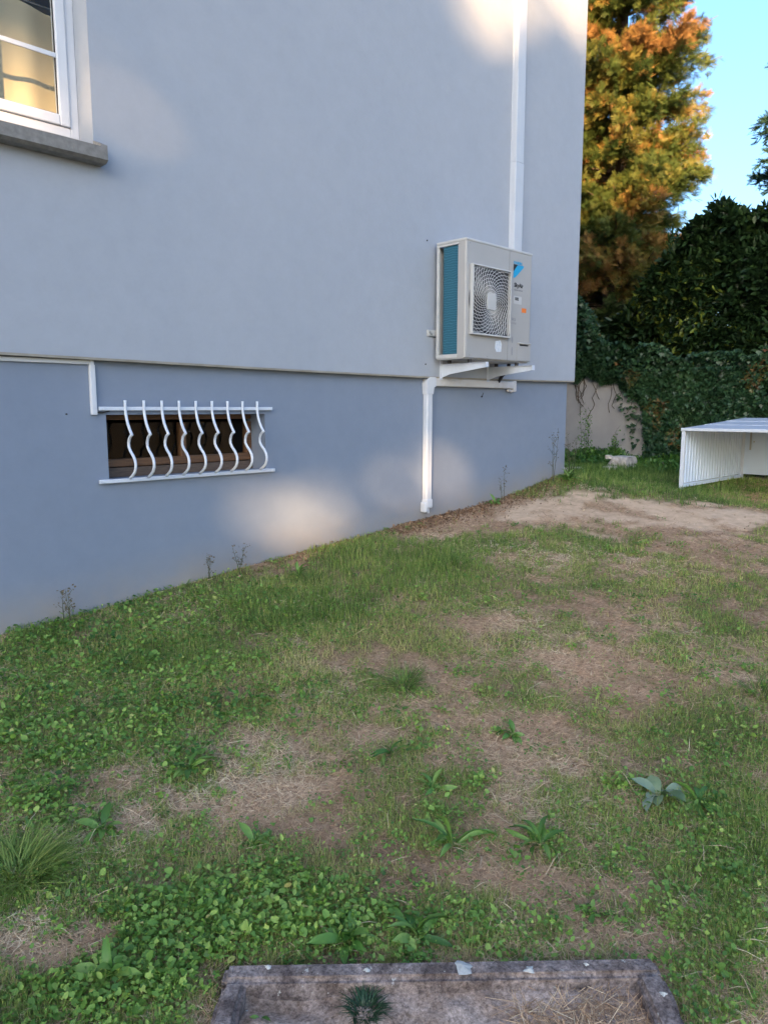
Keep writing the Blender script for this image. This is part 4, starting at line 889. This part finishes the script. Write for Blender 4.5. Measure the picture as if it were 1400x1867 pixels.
# upright shoots on the top
pos = []; 
for k in range(130):
    yy = random.uniform(-3, 7.5); xx = random.uniform(11.1, 12.4); h = random.uniform(.12, .5)*(1 if random.random() < .8 else 1.4); yy = min(yy, 5.2); base = float(np.interp(yy, [-4, 3.5, 4.4, 5.2], [2.75, 2.7, 2.8, 2.2])+(vn(np.array([2.]), np.array([yy]), .8, 3, 44)[0]-.5)*.4)
    for j in range(int(h/.035)): pos.append((xx+random.gauss(0, .01), yy+random.gauss(0, .01)+.1*h*math.sin(yy*9)*j*.05, base+j*.035))
pos = np.array(pos); n = len(pos)
scatter('shoots', LEAF, LEAF_F, pos, rot(U_(0, 6.28, n), rng.normal(.9, .25, n), rng.normal(0, .4, n)), np.c_[U_(.03, .045, n), U_(.08, .13, n), U_(.08, .12, n)], np.clip(rng.normal(.6, .2, n), 0, 1), 'laurel', parent=hd)
bm = B()
for k in range(26):
    yy = -3.8+k*.47; xx = random.uniform(11.3, 12.1); P = [(xx, yy, -.85)]
    for j in range(4 if yy < 4.6 else 1): P.append((xx+random.gauss(0, .12), yy+random.gauss(0, .12), P[-1][2]+.8))
    tube(bm, P, [.05, .042, .034, .024, .012][:len(P)], 7)
obj('branches', bm, 'bark', hd)

# ------------------------------------------------------------------ trees
def frond(nl, ll, wl, ang, droop=.15):
    V, Fc = [], []
    def leaf(x0, y0, dx, dy, w_, z):
        L_ = math.hypot(dx, dy); nx_, ny_ = -dy/L_*w_/2, dx/L_*w_/2; k = len(V)
        V.extend([(x0-nx_, y0-ny_, z), (x0+nx_, y0+ny_, z), (x0+dx+nx_*.4, y0+dy+ny_*.4, z-.05), (x0+dx-nx_*.4, y0+dy-ny_*.4, z-.05)]); Fc.append((k, k+1, k+2, k+3))
    leaf(0, 0, 0, 1, wl, 0)
    for i in range(nl):
        t = .12+.75*i/nl; s = 1 if i % 2 else -1; l = ll*(1-.55*t); z = -droop*t*t+.05*s
        leaf(0, t, s*l*math.sin(ang), l*math.cos(ang), wl*.9, z)
    return np.array(V), Fc
def conifer(x, y, Hh, rad, nlimb, per, label, m, fr_size, shape, lift, seed, tint_fn, zmin=.05, name='conifer'):
    rs = np.random.default_rng(seed); z0 = float(gz(x, y, False)[0]); root = empty(name, (x, y, z0), label, 'tree'); bm = B()
    tube(bm, [(x, y, z0-.1), (x+.03, y, z0+Hh*.3), (x-.03, y+.02, z0+Hh*.6), (x, y, z0+Hh*.97)], [.22*Hh/11, .16*Hh/11, .09*Hh/11, .02], 12); obj('trunk', bm, 'bark', root, smooth=True)
    bm = B(); P_, D_, T_ = [], [], []
    for i in range(nlimb):
        f = zmin+(1-zmin)*((i+rs.random())/nlimb); hz = z0+Hh*f; a = rs.uniform(0, 2*math.pi); L = rad*shape(f)*rs.uniform(.6, 1.12)*(1.3 if rs.random() < .06 else 1)
        if L < .15: continue
        pts = []; el = lift+rs.normal(0, .12)
        for j in range(7):
            t = j/6; pts.append(np.array((x+math.cos(a)*L*t, y+math.sin(a)*L*t, hz+L*(t*math.tan(el)-.28*t*t+.16*t**4))))
        tube(bm, [tuple(p) for p in pts], [.03*(1-k/8)*(.4+L/rad) for k in range(7)], 5, cap=False)
        lt = tint_fn(rs, f, a)
        nb = max(4, int(per[0]*(.35+.65*L/rad)))
        for q_ in range(nb):
            t = .18+.82*((q_+rs.random())/nb); s = t*6; i0 = min(int(s), 5); p = pts[i0]*(1-(s-i0))+pts[i0+1]*(s-i0)
            sd = 1 if q_ % 2 else -1; ba = a+sd*rs.uniform(.5, 1.1)*(1-.6*t); bl = L*rs.uniform(.22, .42)*(1.15-.6*t)+.08; dz = rs.uniform(-.35, .25)
            bt = lt+rs.normal(0, .10); ns = int(per[1]*bl/.5)+4
            u_ = rs.random(ns)**.8; cur = -.25*u_**2*bl
            pp = p[None]+np.stack([np.cos(ba)*bl*u_, np.sin(ba)*bl*u_, dz*bl*u_+cur], 1)+rs.normal(0, .028, (ns, 3))
            P_.extend(pp); D_.extend(ba+rs.normal(0, .55, ns)); T_.extend(bt+rs.normal(0, .07, ns))
    obj('limbs', bm, 'bark', root)
    P_ = np.array(P_); D_ = np.array(D_); T_ = np.clip(np.array(T_), 0, 1); n = len(P_)
    V, Fc = fr_size[0]; sc_ = rs.uniform(*fr_size[1], n)
    scatter('crown', V, Fc, P_, rot(D_-math.pi/2, rs.normal(fr_size[2], .55, n), rs.normal(0, .9, n)), sc_, T_, m, parent=root)
    return root
FR1 = frond(8, .55, .07, .8)
def tf(rs, f, a): return .36+rs.normal(0, .16)+(.34 if rs.random() < (.35 if f > .3 else .7) else 0)
conifer(12.95, 7.05, 12.5, 1.36, 440, (16, 36), 'tall sunlit conifer with green and rusty brown foliage beside the house corner', 'thuja', (FR1, (.08, .17), .1), lambda f: 1.0 if f < .55 else max(.08, 1-(f-.55)/.47), .30, 5, tf, zmin=.06)
FR2 = frond(10, .30, .10, .8, .05)
conifer(19.9, 5.3, 14.5, 3.0, 300, (18, 34), 'dark blue-green spruce with layered drooping branches at the right edge', 'spruce', (FR2, (.12, .24), .25), lambda f: max(.05, 1-f)*1.0+.05, .12, 8, lambda rs, f, a: .45+rs.normal(0, .15), zmin=.08, name='spruce')
conifer(13.6, 9.9, 10.5, 2.0, 230, (12, 24), 'brownish conifer standing deeper behind the house corner', 'thuja', (FR1, (.16, .32), .1), lambda f: 1.0 if f < .6 else max(.08, 1-(f-.6)/.42), .35, 15, tf, zmin=.06)

# ------------------------------------------------------------------ tree belt across the garden, behind the viewer: it shades the yard
PERP = np.array([H[1], -H[0], 0]); UPS = np.array([-H[0]*math.sin(EL), -H[1]*math.sin(EL), math.cos(EL)])
HOLES = [(1.74, .08, .24, .38), (1.45, .30, .20, .14), (1.15, .38, .13, .12), (.76, .62, .21, .21), (1.95, .24, .10, .10), (1.68, .34, .12, .08), (.98, 1.3, .07, .08), (2.24, 2.47, .185, .20), (3.02, 2.36, .36, .42), (2.50, 2.98, .13, .22), (.43, 4.58, .26, .36), (-.36, 5.35, .38, .42), (.12, 4.9, .18, .25), (-3.6, 4.9, .3, .25)]
vtop = lambda u: 5.55+(vn(u, u*0, 1.1, 3, 12)-.5)*.7+np.clip((-u-4.6)*2.2, 0, 5)+np.clip((u-5)*1.0, 0, 3)-1.0*np.exp(-((u+3.7)/.5)**2)
n = 110000; u = U_(-13, 12, n); v = U_(-6.5, 11, n); s = U_(.14, .30, n)
ok = v < vtop(u)
for hu, hv, ru, rv in HOLES: ok &= (((u-hu)/(ru+s*.35))**2+((v-hv)/(rv+s*.35))**2) > 1
u, v, s = u[ok], v[ok], s[ok]; n = len(u)
cent = np.array([-11.5, -7.5, -3.8, -.2, 3.6, 7.4, 11]); own = np.abs(u[:, None]-cent[None]+(vn(u, v, .8, 2, 7)[:, None]-.5)*1.5).argmin(1)
t = 46+rng.normal(0, 1.3, n); pos = u[:, None]*PERP+v[:, None]*UPS+t[:, None]*SUN
LAB = ['first tall broadleaf tree of the belt, at its far right', 'second tree of the belt with a high crown', 'third tree of the belt with a low gapped crown', 'middle tree of the belt facing the house', 'tree of the belt with a round sun gap low in its crown', 'broad leafy tree second from the left end of the belt', 'leafy tree at the left end of the belt']
for k in range(7):
    sel = own == k; c = cent[k]*PERP+46*SUN; zg = float(gz(c[0], c[1], False)[0]); root = empty('broadleaf_tree', (c[0], c[1], zg), LAB[k], 'tree', 'belt of trees across the garden')
    nn = sel.sum(); ln = s[sel]*1.7
    scatter('crown', LEAF, LEAF_F, pos[sel], rot(U_(0, 6.28, nn), rng.normal(0, .8, nn), U_(-1.5, 1.5, nn)), np.c_[ln, ln, ln], rng.random(nn), 'oak', parent=root)
    bm = B(); zt = pos[sel][:, 2].max(); tube(bm, [(c[0], c[1], zg-.2), (c[0]+.1, c[1], zg+3), (c[0]-.1, c[1]+.1, zg+6), (c[0], c[1], zt-2)], [.28, .22, .15, .04], 10); obj('trunk', bm, 'bark', root)

# ------------------------------------------------------------------ white metal shelter at the right
SX0, SX1, SY1, SY0 = 7.86, 9.60, 3.38, .9      # left side runs along X at y=SY1; opening faces -X
sh = empty('metal_shelter', (8.6, 2.2, -.88), 'white metal garden shelter with a ribbed side panel and a low sloping roof', 'shelter')
def rz(x): return -.205+(x-SX0)/(SX1-SX0)*.085
bm = B()   # roof sheets in three lapped strips running along Y
for k in range(3):
    a = SX0-.03+(SX1-SX0+.06)*k/3; b_ = SX0-.03+(SX1-SX0+.06)*(k+1)/3+.02; za, zb_ = rz(a)+.004*k, rz(b_)+.004*k
    vs = [(a, za), (b_, zb_), (b_, zb_-.012), (a, za-.012)]
    v0 = [bm.verts.new((p[0], SY0, p[1])) for p in vs]; v1 = [bm.verts.new((p[0], SY1+.02, p[1])) for p in vs]
    bm.faces.new(v0); bm.faces.new(v1[::-1])
    for i in range(4): bm.faces.new((v0[i], v1[i], v1[(i+1) % 4], v0[(i+1) % 4]))
rf = obj('roof', bm, 'white_paint', sh)
bm = B(); box(bm, SX0-.035, SX0-.012, SY0, SY1+.022, rz(SX0)-.028, rz(SX0)+.004, .004); prism(bm, [(SX0-.011, rz(SX0)-.03), (SX1+.02, rz(SX1)-.03), (SX1+.02, rz(SX1)-.013), (SX0-.011, rz(SX0)-.013)], 'y', SY1-.01, SY1+.02); obj('roof_edge', bm, 'white_paint', rf)
for x_, y_ in ((SX0, SY1), (SX1, SY1), (SX0, SY0), (SX1, SY0)):
    bm = B(); box(bm, x_-.02, x_+.02, y_-.02, y_+.018, g1(x_, y_)-.02, rz(x_)-.03, .004); obj('leg', bm, 'white_paint', sh)
bm = B(); nr = 22; step = (SX1-SX0-.05)/nr; pts = []
for k in range(nr): x_ = SX0+.025+k*step; pts += [(x_, SY1-.0), (x_+step*.62, SY1-.0), (x_+step*.70, SY1+.012), (x_+step*.92, SY1+.012)]
zb0 = -.80
vs0 = [bm.verts.new((p[0], p[1], zb0)) for p in pts]; vs1 = [bm.verts.new((p[0], p[1], rz(p[0])-.032)) for p in pts]
for i in range(len(pts)-1): bm.faces.new((vs0[i], vs0[i+1], vs1[i+1], vs1[i]))
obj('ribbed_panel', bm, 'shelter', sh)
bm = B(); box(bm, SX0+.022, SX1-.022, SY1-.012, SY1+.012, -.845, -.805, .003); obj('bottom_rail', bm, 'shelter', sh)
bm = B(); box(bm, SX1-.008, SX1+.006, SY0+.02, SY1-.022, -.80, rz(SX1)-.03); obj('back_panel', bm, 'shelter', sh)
bm = B(); box(bm, SX1-.03, SX1-.012, SY1-.10, SY1-.085, -.50, -.20); tube(bm, [(SX1-.02, SY1-.13, -.4), (SX1-.008, SY1-.13, -.4)], .008, 8); obj('strut', bm, 'zinc', sh)
print('done', len(bpy.data.objects))
